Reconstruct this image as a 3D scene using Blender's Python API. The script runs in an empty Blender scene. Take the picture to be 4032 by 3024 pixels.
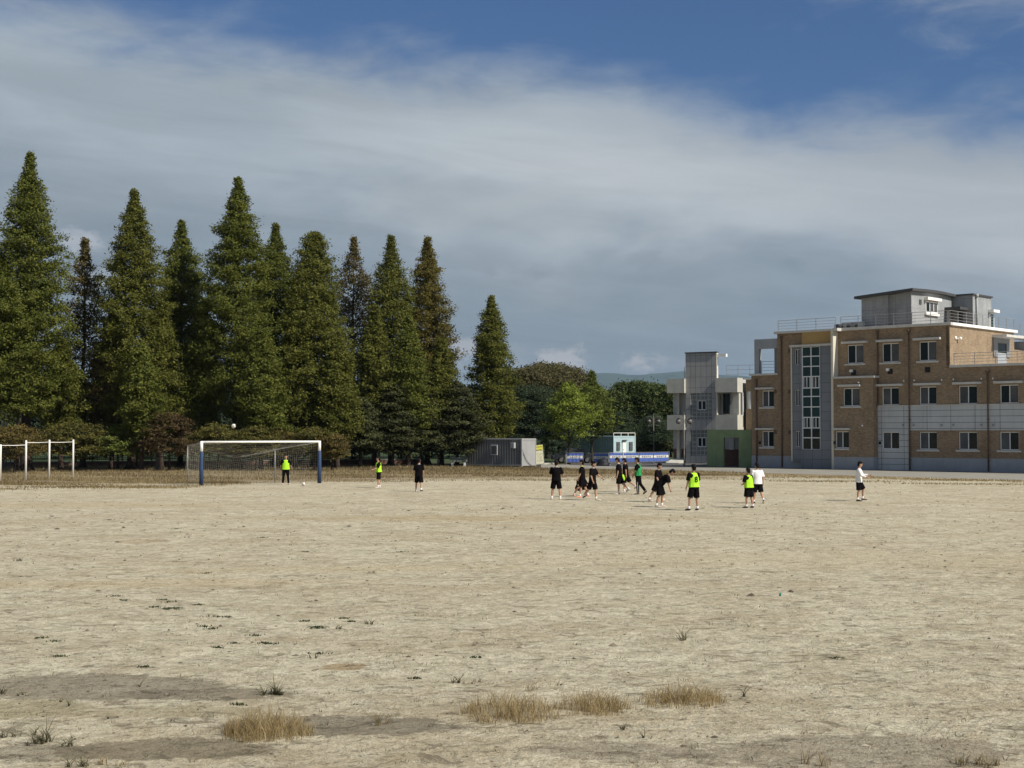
import bpy, bmesh, math, random
import numpy as np
from mathutils import Vector, Matrix
R = math.radians
random.seed(7); rng = np.random.default_rng(7)
scene = bpy.context.scene
C = scene.collection

# ------------------------------------------------------------------ camera
F_PX, CAM_H, PITCH = 5600.0, 3.05, math.atan(191/5600.0)
cd = bpy.data.cameras.new("camera"); cam = bpy.data.objects.new("camera", cd); C.objects.link(cam)
cd.sensor_width = 36; cd.lens = 36*F_PX/4032; cd.clip_end = 30000; cd.clip_start = 0.1
cam.location = (0, 0, CAM_H); cam.rotation_euler = (R(90)+PITCH, 0, 0)
scene.camera = cam
CP, SP = math.cos(PITCH), math.sin(PITCH)
def ray(px, py):
    a, b = (px-2016)/F_PX, (1512-py)/F_PX
    return Vector((a, CP - b*SP, SP + b*CP))
def G(px, py, z=0.0):                       # layout point on the ground
    d = ray(px, py); t = (z-CAM_H)/d.z
    return Vector((d.x*t, d.y*t, z))
def P(px, py, Y):                           # layout point at a depth
    d = ray(px, py); t = Y/d.y
    return Vector((d.x*t, Y, CAM_H+d.z*t))

# ------------------------------------------------------------------ sun, sky, exposure
SUN_AZ, SUN_EL = math.atan2(0.82, -0.57), R(43)
sd = bpy.data.lights.new("sun", 'SUN'); sun = bpy.data.objects.new("sun", sd); C.objects.link(sun)
sd.energy = 5.0; sd.angle = R(0.53); sd.color = (1.0, 0.93, 0.82)
tosun = Vector((math.sin(SUN_AZ)*math.cos(SUN_EL), math.cos(SUN_AZ)*math.cos(SUN_EL), math.sin(SUN_EL)))
sun.rotation_euler = tosun.to_track_quat('Z', 'Y').to_euler()
w = bpy.data.worlds.new("World"); scene.world = w; w.use_nodes = True
nt = w.node_tree; N = nt.nodes; L = nt.links
for n in list(N): N.remove(n)
def nd(tree, typ, **kw):
    n = tree.nodes.new(typ)
    for k, v in kw.items():
        if k == 'inp':
            for i, x in v.items(): n.inputs[i].default_value = x
        else: setattr(n, k, v)
    return n
def mth(tree, op, a, b=None, c=None, clamp=False):
    n = tree.nodes.new('ShaderNodeMath'); n.operation = op; n.use_clamp = clamp
    for i, x in enumerate((a, b, c)):
        if x is None: continue
        if isinstance(x, (int, float)): n.inputs[i].default_value = x
        else: tree.links.new(x, n.inputs[i])
    return n.outputs[0]
def sstep(tree, v, lo, hi, a=0.0, b=1.0):
    n = tree.nodes.new('ShaderNodeMapRange'); n.interpolation_type = 'SMOOTHSTEP'
    tree.links.new(v, n.inputs[0])
    for i, x in enumerate((lo, hi, a, b)): n.inputs[i+1].default_value = x
    return n.outputs[0]
def mixc(tree, f, a, b, blend='MIX'):
    n = tree.nodes.new('ShaderNodeMix'); n.data_type = 'RGBA'; n.blend_type = blend
    for s, x in ((n.inputs[0], f), (n.inputs[6], a), (n.inputs[7], b)):
        if isinstance(x, (int, float)): s.default_value = x
        elif isinstance(x, tuple): s.default_value = (*x, 1) if len(x) == 3 else x
        else: tree.links.new(x, s)
    return n.outputs[2]
def noise(tree, vec, scale, detail=4, rough=0.5, dist=0.0):
    n = tree.nodes.new('ShaderNodeTexNoise'); n.inputs['Scale'].default_value = scale
    n.inputs['Detail'].default_value = detail; n.inputs['Roughness'].default_value = rough
    n.inputs['Distortion'].default_value = dist
    if vec is not None: tree.links.new(vec, n.inputs['Vector'])
    return n.outputs[0]
SKY_S = 0.1
sky = nd(nt, 'ShaderNodeTexSky', sky_type='NISHITA', sun_disc=False)
sky.sun_elevation = SUN_EL; sky.sun_rotation = SUN_AZ % (2*math.pi)
sky.air_density = 1.0; sky.dust_density = 0.6; sky.ozone_density = 2.0
tc = nd(nt, 'ShaderNodeTexCoord'); sep = nd(nt, 'ShaderNodeSeparateXYZ'); L.new(tc.outputs['Generated'], sep.inputs[0])
az = mth(nt, 'ARCTAN2', sep.outputs[0], sep.outputs[1])
el = mth(nt, 'ARCSINE', sep.outputs[2])
comb = nd(nt, 'ShaderNodeCombineXYZ'); L.new(az, comb.inputs[0]); L.new(mth(nt, 'MULTIPLY', el, 2.6), comb.inputs[1])
v = comb.outputs[0]
n1 = noise(nt, v, 5.0, 5, 0.55, 0.3); n2 = noise(nt, v, 14.0, 6, 0.6, 0.4)
# layered veil of high cloud: its upper edge drops gently towards the right
edge = mth(nt, 'ADD', mth(nt, 'MULTIPLY', az, -0.075), 0.256)
edge = mth(nt, 'SUBTRACT', edge, sstep(nt, az, 0.05, 0.25, 0.0, 0.026))
edge = mth(nt, 'ADD', edge, mth(nt, 'MULTIPLY', mth(nt, 'SUBTRACT', n1, 0.5), 0.10))
edge = mth(nt, 'ADD', edge, mth(nt, 'MULTIPLY', mth(nt, 'SUBTRACT', n2, 0.5), 0.045))
band = sstep(nt, mth(nt, 'SUBTRACT', edge, el), -0.020, 0.042)
high = sstep(nt, mth(nt, 'ADD', mth(nt, 'MULTIPLY', az, 0.55), mth(nt, 'ADD', mth(nt, 'MULTIPLY', el, 1.6), mth(nt, 'MULTIPLY', n2, 0.35))), 0.73, 0.90, 0, 0.55)
far_cl = sstep(nt, n1, 0.45, 0.7, 0.0, 0.35)                                 # broken cloud overhead
far_cl = mth(nt, 'MULTIPLY', far_cl, sstep(nt, el, 0.38, 0.6))
dens = mth(nt, 'MULTIPLY', band, sstep(nt, n1, 0.2, 0.75, 0.86, 1.0))
dens = mth(nt, 'MAXIMUM', dens, mth(nt, 'MAXIMUM', high, far_cl))
# brightness of the veil: white streak in the middle, blue-grey below
streak = mth(nt, 'ADD', el, mth(nt, 'MULTIPLY', mth(nt, 'SUBTRACT', n1, 0.5), 0.16))
low = sstep(nt, mth(nt, 'ADD', streak, mth(nt, 'MULTIPLY', az, 0.10)), 0.06, 0.19)
cl = mixc(nt, low, (0.243, 0.285, 0.318), (0.372, 0.425, 0.470))
midw = mth(nt, 'MULTIPLY', sstep(nt, mth(nt, 'ABSOLUTE', mth(nt, 'ADD', mth(nt, 'SUBTRACT', streak, 0.185), mth(nt, 'MULTIPLY', az, 0.12))), 0.07, 0.0), sstep(nt, az, -0.22, 0.08))
cl = mixc(nt, midw, cl, (0.56, 0.595, 0.60))
stc = nd(nt, 'ShaderNodeCombineXYZ'); L.new(mth(nt, 'MULTIPLY', az, 3.0), stc.inputs[0]); L.new(mth(nt, 'ADD', mth(nt, 'MULTIPLY', el, 22.0), mth(nt, 'MULTIPLY', az, 2.2)), stc.inputs[1])
n4 = noise(nt, stc.outputs[0], 1.6, 6, 0.6, 0.5)
stv = nd(nt, 'ShaderNodeVectorMath', operation='SCALE'); L.new(cl, stv.inputs[0]); L.new(sstep(nt, n4, 0.3, 0.7, 0.90, 1.09), stv.inputs['Scale']); cl = stv.outputs[0]
warm = sstep(nt, mth(nt, 'ADD', az, mth(nt, 'MULTIPLY', n1, 0.3)), 0.05, 0.45, 0.0, 0.5)
cl = mixc(nt, mth(nt, 'MULTIPLY', warm, low), cl, (0.40, 0.435, 0.48))
hz = sstep(nt, el, 0.0, 0.05, 1.0, 0.0)
cl = mixc(nt, hz, cl, (0.215, 0.268, 0.30))
# small cumulus heads low over the hills
vc = nd(nt, 'ShaderNodeCombineXYZ'); L.new(az, vc.inputs[0]); L.new(mth(nt, 'MULTIPLY', el, 1.6), vc.inputs[1]); vc.inputs[2].default_value = 3.7
n3 = noise(nt, vc.outputs[0], 48.0, 6, 0.6, 0.3)
def puff(px, py, rx, ry, amt, colr):
    global cl
    a0 = math.atan((px-2016)/5600); e0 = math.atan((1703-py)/5600*math.cos(a0))
    u = mth(nt, 'DIVIDE', mth(nt, 'SUBTRACT', az, a0), rx/5600); q = mth(nt, 'DIVIDE', mth(nt, 'SUBTRACT', el, e0), ry/5600)
    rr = mth(nt, 'ADD', mth(nt, 'MULTIPLY', u, u), mth(nt, 'MULTIPLY', q, q))
    rr = mth(nt, 'SUBTRACT', rr, mth(nt, 'MULTIPLY', mth(nt, 'SUBTRACT', n3, 0.45), 7.5))
    rr = mth(nt, 'ADD', rr, sstep(nt, q, 0.3, -1.4, 0.0, 1.1))
    cl = mixc(nt, sstep(nt, rr, -0.6, 1.3, amt, 0.0), cl, colr)
puff(2060, 1440, 260, 60, 0.5, (0.34, 0.36, 0.39)); puff(2210, 1425, 110, 55, 0.85, (0.50, 0.485, 0.485))
puff(2520, 1432, 90, 55, 0.85, (0.50, 0.485, 0.485)); puff(2650, 1440, 110, 35, 0.4, (0.38, 0.38, 0.40))
puff(1830, 1385, 80, 45, 0.8, (0.46, 0.45, 0.46)); puff(305, 975, 80, 70, 0.8, (0.47, 0.49, 0.52))
puff(2530, 1040, 90, 45, 0.22, (0.22, 0.26, 0.295)); puff(2050, 1080, 130, 35, 0.3, (0.21, 0.25, 0.285)); puff(3110, 1050, 90, 30, 0.3, (0.20, 0.24, 0.27)); puff(400, 1120, 90, 60, 0.5, (0.44, 0.46, 0.49))
bluefix = mixc(nt, 1.0, sky.outputs[0], (0.36, 0.50, 0.70), 'MULTIPLY')
clS = nd(nt, 'ShaderNodeVectorMath', operation='SCALE'); clS.inputs['Scale'].default_value = 1/SKY_S; L.new(cl, clS.inputs[0])
fin = mixc(nt, dens, bluefix, clS.outputs[0])
bg = nd(nt, 'ShaderNodeBackground'); bg.inputs[1].default_value = SKY_S; L.new(fin, bg.inputs[0])
wo = nd(nt, 'ShaderNodeOutputWorld'); L.new(bg.outputs[0], wo.inputs[0])
scene.view_settings.view_transform = 'Standard'; scene.view_settings.look = 'None'
scene.view_settings.gamma = 1.0; scene.view_settings.exposure = 0.0; scene.view_settings.use_curve_mapping = False
scene.render.engine = 'CYCLES'
scene.cycles.max_bounces = 6; scene.cycles.transparent_max_bounces = 8

# ------------------------------------------------------------------ helpers
def tag(o, label=None, cat=None, group=None, kind=None):
    if label: o['label'] = label
    if cat: o['category'] = cat
    if group: o['group'] = group
    if kind: o['kind'] = kind
    return o
def thing(name, loc, label, cat, group=None, rz=0.0):
    o = bpy.data.objects.new(name, None); C.objects.link(o); o.location = loc; o.rotation_euler = (0, 0, rz)
    o.empty_display_size = 0.3
    return tag(o, label, cat, group)
def copy_tree(o, parent=None):
    c = o.copy(); C.objects.link(c); c.parent = parent
    for ch in o.children: copy_tree(ch, c)
    return c
class MB:
    def __init__(s): s.v = []; s.f = []
    def quadbox(s, pts, faces=None):
        b = len(s.v); s.v += [tuple(p) for p in pts]
        for f in (faces if faces is not None else ((0,3,2,1),(4,5,6,7),(0,1,5,4),(1,2,6,5),(2,3,7,6),(3,0,4,7))): s.f.append(tuple(b+i for i in f))
        return s
    def box(s, x0, x1, y0, y1, z0, z1):
        s.quadbox([(x0,y0,z0),(x1,y0,z0),(x1,y1,z0),(x0,y1,z0),(x0,y0,z1),(x1,y0,z1),(x1,y1,z1),(x0,y1,z1)]); return s
    def bar(s, p, q, w, h=None):                # square bar between two points
        p, q = Vector(p), Vector(q); h = h or w; d = (q-p).normalized()
        up = Vector((0,0,1)) if abs(d.z) < 0.95 else Vector((0,1,0))
        a = d.cross(up).normalized()*w/2; b = a.cross(d).normalized()*h/2
        s.quadbox([p-a-b, p+a-b, p+a+b, p-a+b, q-a-b, q+a-b, q+a+b, q-a+b]); return s
    def path(s, pts, rad, n=8, cap=True):       # tapered tube along points
        pts = [Vector(p) for p in pts]
        if isinstance(rad, (int, float)): rad = [rad]*len(pts)
        b = len(s.v); pu = None
        for i, p in enumerate(pts):
            d = (pts[min(i+1, len(pts)-1)]-pts[max(i-1, 0)])
            d = d.normalized() if d.length > 1e-9 else Vector((0,0,1))
            if pu is None: pu = d.orthogonal().normalized()
            pu = (pu-d*pu.dot(d)); pu = pu.normalized() if pu.length > 1e-6 else d.orthogonal().normalized()
            pv = d.cross(pu)
            for k in range(n):
                t = 2*math.pi*k/n; s.v.append(tuple(p+(pu*math.cos(t)+pv*math.sin(t))*rad[i]))
        for i in range(len(pts)-1):
            for k in range(n):
                k2 = (k+1) % n; s.f.append((b+i*n+k, b+i*n+k2, b+(i+1)*n+k2, b+(i+1)*n+k))
        if cap:
            s.f.append(tuple(b+k for k in range(n-1, -1, -1))); s.f.append(tuple(b+(len(pts)-1)*n+k for k in range(n)))
        return s
    def loft(s, rings, n=14):                   # rings = (centre, axis a, axis b)
        b = len(s.v)
        for c, a, bb in rings:
            c, a, bb = Vector(c), Vector(a), Vector(bb)
            for k in range(n):
                t = 2*math.pi*k/n; s.v.append(tuple(c+a*math.cos(t)+bb*math.sin(t)))
        for i in range(len(rings)-1):
            for k in range(n):
                k2 = (k+1) % n; s.f.append((b+i*n+k, b+i*n+k2, b+(i+1)*n+k2, b+(i+1)*n+k))
        s.f.append(tuple(b+k for k in range(n-1, -1, -1))); s.f.append(tuple(b+(len(rings)-1)*n+k for k in range(n)))
        return s
    def cap(s, p, r0, q, r1, n=10):             # rounded tapered limb
        p, q = Vector(p), Vector(q); d = q-p
        d = d.normalized() if d.length > 1e-9 else Vector((0,0,1))
        pts = [p-d*r0*0.98, p-d*r0*0.7, p, q, q+d*r1*0.7, q+d*r1*0.98]
        return s.path(pts, [r0*0.2, r0*0.72, r0, r1, r1*0.72, r1*0.2], n)
    def ball(s, c, rx, ry=None, rz=None, n=12, m=8):
        ry = ry or rx; rz = rz or rx; c = Vector(c)
        rings = []
        for i in range(m+1):
            t = -math.pi/2+math.pi*i/m; k = max(math.cos(t), 0.03)
            rings.append((c+Vector((0,0,rz*math.sin(t))), (rx*k,0,0), (0,ry*k,0)))
        return s.loft(rings, n)
    def xf(s, m):
        s.v = [tuple(m @ Vector(p)) for p in s.v]; return s
    def build(s, name, mat, parent=None, smooth=False, bevel=0.0):
        me = bpy.data.meshes.new(name); me.from_pydata(s.v, [], s.f); me.update()
        if mat: me.materials.append(mat)
        if smooth: me.polygons.foreach_set('use_smooth', [True]*len(me.polygons))
        o = bpy.data.objects.new(name, me); C.objects.link(o); o.parent = parent
        if bevel:
            m = o.modifiers.new('bevel', 'BEVEL'); m.width = bevel; m.segments = 2; m.limit_method = 'ANGLE'
        return o
def remeshed(o, voxel):
    m = o.modifiers.new('r', 'REMESH'); m.mode = 'VOXEL'; m.voxel_size = voxel; m.use_smooth_shade = True
    s = o.modifiers.new('s', 'SMOOTH'); s.iterations = 2; s.factor = 0.5
    dg = bpy.context.evaluated_depsgraph_get(); dg.update()
    me = bpy.data.meshes.new_from_object(o.evaluated_get(dg), depsgraph=dg)
    mats = list(o.data.materials); o.modifiers.clear(); old = o.data; o.data = me
    me.materials.clear()
    for x in mats: me.materials.append(x)
    me.polygons.foreach_set('use_smooth', [True]*len(me.polygons))
    bpy.data.meshes.remove(old); return o
def np_mesh(name, verts, faces_n, k, mat, parent=None, attr=None, smooth=False):
    """verts (N,3); faces are consecutive runs of k verts given by index array faces_n (M,k)"""
    me = bpy.data.meshes.new(name)
    M = len(faces_n); me.vertices.add(len(verts)); me.vertices.foreach_set('co', verts.astype(np.float32).ravel())
    me.loops.add(M*k); me.loops.foreach_set('vertex_index', faces_n.astype(np.int32).ravel())
    me.polygons.add(M); me.polygons.foreach_set('loop_start', np.arange(0, M*k, k, dtype=np.int32))
    me.update(calc_edges=True)
    if attr is not None:
        a = me.attributes.new('tint', 'FLOAT', 'FACE'); a.data.foreach_set('value', attr.astype(np.float32))
    me.materials.append(mat)
    o = bpy.data.objects.new(name, me); C.objects.link(o); o.parent = parent
    return o

# ------------------------------------------------------------------ materials
def M(name, col, rough=0.8, var=0.12, scale=3.0, bump=0.0, bscale=30.0, metal=0.0, spec=0.3, streak=0.0):
    m = bpy.data.materials.new(name); m.use_nodes = True; t = m.node_tree; b = t.nodes['Principled BSDF']
    b.inputs['Roughness'].default_value = rough; b.inputs['Metallic'].default_value = metal
    b.inputs['Specular IOR Level'].default_value = spec
    co = t.nodes.new('ShaderNodeTexCoord').outputs['Object']
    n = noise(t, co, scale, 6, 0.6)
    f = sstep(t, n, 0.25, 0.75)
    c0 = tuple(max(0, c*(1-var)) for c in col); c1 = tuple(min(1, c*(1+var)) for c in col)
    c = mixc(t, f, c0, c1)
    if streak:
        mp = t.nodes.new('ShaderNodeMapping'); mp.inputs['Scale'].default_value = (2.5, 2.5, 0.25); t.links.new(co, mp.inputs[0])
        s = sstep(t, noise(t, mp.outputs[0], 1.6, 5, 0.6), 0.5, 0.75, 0, streak)
        c = mixc(t, s, c, tuple(x*0.55 for x in col))
    t.links.new(c, b.inputs['Base Color'])
    if bump:
        bn = t.nodes.new('ShaderNodeBump'); bn.inputs['Strength'].default_value = bump; bn.inputs['Distance'].default_value = 0.02
        t.links.new(noise(t, co, bscale, 5, 0.6), bn.inputs['Height']); t.links.new(bn.outputs[0], b.inputs['Normal'])
    return m
def tile_mat(name, c1, c2, mortar, bw, bh, mw, offset=0.5, rough=0.85, var=0.25, vscale=0.5, spec=0.3, fine=0.0, streak=0.0):
    m = bpy.data.materials.new(name); m.use_nodes = True; t = m.node_tree; b = t.nodes['Principled BSDF']
    b.inputs['Roughness'].default_value = rough; b.inputs['Specular IOR Level'].default_value = spec
    co = t.nodes.new('ShaderNodeTexCoord').outputs['Object']
    sp = t.nodes.new('ShaderNodeSeparateXYZ'); t.links.new(co, sp.inputs[0])
    cb = t.nodes.new('ShaderNodeCombineXYZ'); t.links.new(mth(t, 'ADD', sp.outputs[0], sp.outputs[1]), cb.inputs[0]); t.links.new(sp.outputs[2], cb.inputs[1])
    br = t.nodes.new('ShaderNodeTexBrick'); t.links.new(cb.outputs[0], br.inputs[0]); br.offset = offset
    br.inputs['Color1'].default_value = (*c1, 1); br.inputs['Color2'].default_value = (*c2, 1); br.inputs['Mortar'].default_value = (*mortar, 1)
    br.inputs['Scale'].default_value = 1; br.inputs['Brick Width'].default_value = bw; br.inputs['Row Height'].default_value = bh
    br.inputs['Mortar Size'].default_value = mw; br.inputs['Mortar Smooth'].default_value = 0.1
    n = noise(t, co, vscale, 6, 0.65)
    g = sstep(t, n, 0.3, 0.7, 1-var, 1+var)
    if fine:
        mp = t.nodes.new('ShaderNodeMapping'); mp.inputs['Scale'].default_value = (1, 1, 3); t.links.new(co, mp.inputs[0])
        g = mth(t, 'MULTIPLY', g, sstep(t, noise(t, mp.outputs[0], 3.0, 8, 0.75), 0.3, 0.7, 1-fine, 1+fine))
    if streak:
        mp = t.nodes.new('ShaderNodeMapping'); mp.inputs['Scale'].default_value = (2.5, 2.5, 0.2); t.links.new(co, mp.inputs[0])
        g = mth(t, 'MULTIPLY', g, sstep(t, noise(t, mp.outputs[0], 1.3, 5, 0.6), 0.45, 0.75, 1, 1-streak))
    sc = t.nodes.new('ShaderNodeVectorMath'); sc.operation = 'SCALE'; t.links.new(br.outputs[0], sc.inputs[0]); t.links.new(g, sc.inputs['Scale'])
    t.links.new(sc.outputs[0], b.inputs['Base Color'])
    return m
def leaf_mat(name, dark, mid, light, trans=0.25):
    m = bpy.data.materials.new(name); m.use_nodes = True; t = m.node_tree
    b = t.nodes['Principled BSDF']; out = t.nodes['Material Output']
    b.inputs['Roughness'].default_value = 0.75; b.inputs['Specular IOR Level'].default_value = 0.15
    a = t.nodes.new('ShaderNodeAttribute'); a.attribute_name = 'tint'
    r = t.nodes.new('ShaderNodeValToRGB'); t.links.new(a.outputs['Fac'], r.inputs[0])
    e = r.color_ramp.elements; e[0].color = (*dark, 1); e[0].position = 0.1; e[1].color = (*light, 1); e[1].position = 0.95
    x = e.new(0.5); x.color = (*mid, 1)
    t.links.new(r.outputs[0], b.inputs['Base Color'])
    tr = t.nodes.new('ShaderNodeBsdfTranslucent'); t.links.new(r.outputs[0], tr.inputs[0])
    mx = t.nodes.new('ShaderNodeMixShader'); mx.inputs[0].default_value = trans
    t.links.new(b.outputs[0], mx.inputs[1]); t.links.new(tr.outputs[0], mx.inputs[2]); t.links.new(mx.outputs[0], out.inputs[0])
    return m
def glass_mat(name, col, rough=0.08, spec=0.6):
    return M(name, col, rough, 0.35, 0.8, spec=spec)
MT = dict(
 brick=tile_mat('brick', (0.325,0.236,0.147), (0.235,0.168,0.107), (0.295,0.23,0.16), 0.21, 0.072, 0.008, var=0.13, vscale=0.9, fine=0.22, streak=0.12),
 stone=tile_mat('grey_stone_tile', (0.43,0.425,0.405), (0.39,0.385,0.37), (0.20,0.20,0.195), 0.57, 1.07, 0.022, 0.0, var=0.08, streak=0.1),
 bay=tile_mat('bay_stone', (0.215,0.23,0.25), (0.20,0.215,0.235), (0.11,0.12,0.13), 0.9, 0.8, 0.02, 0.0, var=0.08),
 white_panel=tile_mat('white_panel', (0.55,0.565,0.56), (0.51,0.53,0.53), (0.14,0.15,0.16), 2.0, 0.48, 0.02, 0.0, var=0.06, streak=0.12),
 pent=tile_mat('penthouse_panel', (0.33,0.345,0.355), (0.31,0.325,0.335), (0.24,0.25,0.26), 0.95, 1.2, 0.02, 0.0, var=0.12, fine=0.1, streak=0.15),
 block=tile_mat('glass_block', (0.20,0.215,0.21), (0.14,0.155,0.155), (0.33,0.335,0.32), 0.42, 0.42, 0.055, 0.0, rough=0.25, var=0.2, spec=0.5),
 concrete=M('concrete', (0.54,0.53,0.46), 0.9, 0.1, 1.2, streak=0.35),
 concrete_grey=M('concrete_grey', (0.55,0.55,0.55), 0.9, 0.12, 1.5, streak=0.3),
 coping=M('coping', (0.58,0.57,0.53), 0.8, 0.08, 2.0, streak=0.25),
 plinth=M('plinth', (0.34,0.36,0.385), 0.85, 0.08, 1.0, streak=0.2),
 fin=M('white_render', (0.66,0.62,0.52), 0.85, 0.06, 1.5, streak=0.2),
 gold=M('ochre_panel', (0.42,0.28,0.11), 0.8, 0.05, 2.0),
 green=M('green_render', (0.23,0.30,0.155), 0.85, 0.12, 1.2, streak=0.3),
 surround=M('door_surround_shaded', (0.24,0.245,0.245), 0.85, 0.1),  # shade of the door canopy is put into this darker tone
 dado=M('brown_dado', (0.20,0.105,0.08), 0.7, 0.1),
 frame=M('white_window_frame', (0.78,0.79,0.78), 0.5, 0.04),
 pane_dark=glass_mat('dark_glass', (0.006,0.013,0.012), 0.08, 0.25),
 pane_teal=glass_mat('teal_glass', (0.008,0.032,0.03), 0.06, 0.35),
 pane_grey=glass_mat('screened_glass', (0.085,0.09,0.095), 0.5, 0.3),
 pipe=M('brown_pipe', (0.13,0.085,0.06), 0.5, 0.1),
 rail=M('galvanised_rail', (0.33,0.335,0.34), 0.45, 0.1, metal=0.3),
 roofdark=M('dark_roof_edge', (0.07,0.072,0.075), 0.6, 0.1),
 metal_grey=M('grey_metal', (0.38,0.39,0.39), 0.6, 0.08, 2.0, streak=0.2),
 black=M('black_metal', (0.012,0.013,0.012), 0.5, 0.2),
 cont=M('grey_container_paint', (0.335,0.34,0.335), 0.65, 0.06, 1.0, streak=0.25),
 cont_side=M('grey_corrugated_paint', (0.21,0.215,0.21), 0.6, 0.1, 1.0, streak=0.3),
 cont_blue=M('pale_blue_container_paint', (0.45,0.58,0.61), 0.6, 0.08, 1.5, streak=0.25),
 cont_blue_side=M('blue_grey_corrugated_paint', (0.28,0.36,0.40), 0.6, 0.1, 1.5, streak=0.3),
 white=M('white_paint', (0.90,0.89,0.84), 0.5, 0.04, 3.0),
 white_rust=M('chipped_white_paint', (0.90,0.89,0.84), 0.5, 0.08, 9.0, streak=0.2),
 blue_pad=M('blue_padding', (0.030,0.056,0.125), 0.6, 0.15, 5.0, bump=0.3, bscale=12),
 lamp_metal=M('lamp_metal', (0.16,0.15,0.14), 0.5, 0.1, metal=0.2),
 net=M('net_cord', (0.30,0.285,0.24), 0.9, 0.1),
 skin=M('skin', (0.46,0.27,0.18), 0.55, 0.06, 6.0),
 hair=M('black_hair', (0.007,0.006,0.006), 0.6, 0.2, 20.0, spec=0.15),
 tee_black=M('black_cloth', (0.0075,0.006,0.007), 0.95, 0.3, 6.0, spec=0.05),
 tee_white=M('white_cloth', (0.80,0.80,0.80), 0.9, 0.05, 6.0, bump=0.6, bscale=9),
 lime=M('lime_cloth', (0.42,0.80,0.03), 0.8, 0.1, 6.0, bump=0.6, bscale=9),
 kelly=M('green_cloth', (0.02,0.27,0.075), 0.8, 0.12, 6.0, bump=0.6, bscale=9),
 shoe_white=M('white_shoe', (0.62,0.58,0.52), 0.6, 0.08),
 shoe_black=M('black_shoe', (0.02,0.02,0.02), 0.5, 0.1),
 shoe_pink=M('pink_shoe', (0.85,0.33,0.22), 0.6, 0.08),
 sock=M('white_sock', (0.75,0.74,0.72), 0.9, 0.03),
 eye=M('eye', (0.01,0.008,0.008), 0.3, 0.0),
 lip=M('lip', (0.32,0.12,0.10), 0.6, 0.0),
 bark=M('bark', (0.045,0.034,0.027), 0.95, 0.35, 4.0, bump=0.8, bscale=9),
 bark_red=M('reddish_bark', (0.052,0.037,0.029), 0.95, 0.35, 3.0, bump=0.8, bscale=9),
 banner_blue=M('blue_banner', (0.075,0.13,0.40), 0.7, 0.15, 2.0),
 banner_white=M('white_banner', (0.66,0.66,0.62), 0.7, 0.04),
 ink=M('dark_lettering', (0.03,0.03,0.05), 0.7, 0.0),
 yellow=M('yellow_board', (0.80,0.75,0.12), 0.6, 0.05),
 board=M('pale_board', (0.82,0.80,0.58), 0.6, 0.04),
 wall_red=M('red_stone_wall', (0.20,0.12,0.09), 0.9, 0.35, 2.5, bump=0.5, bscale=5),
 cap_pale=M('pale_wall_cap', (0.20,0.215,0.19), 0.9, 0.12, 2.0),
 pole_c=M('concrete_pole', (0.27,0.265,0.24), 0.85, 0.12, 2.0, streak=0.3),
 car_dark=M('dark_car_paint', (0.03,0.035,0.04), 0.3, 0.1, spec=0.5),
 tarp=M('black_tarp', (0.012,0.013,0.02), 0.6, 0.3, 4.0),
 red=M('red_plastic', (0.33,0.07,0.05), 0.6, 0.1),
 shelter_roof=M('blue_grey_roof', (0.10,0.13,0.15), 0.6, 0.1),
 ball=M('ball_leather', (0.72,0.66,0.60), 0.5, 0.1, 8.0),
 soil=M('soil', (0.09,0.07,0.05), 0.95, 0.3, 3.0),
 teal_litter=M('teal_plastic', (0.02,0.22,0.16), 0.4, 0.1),
)
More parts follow.
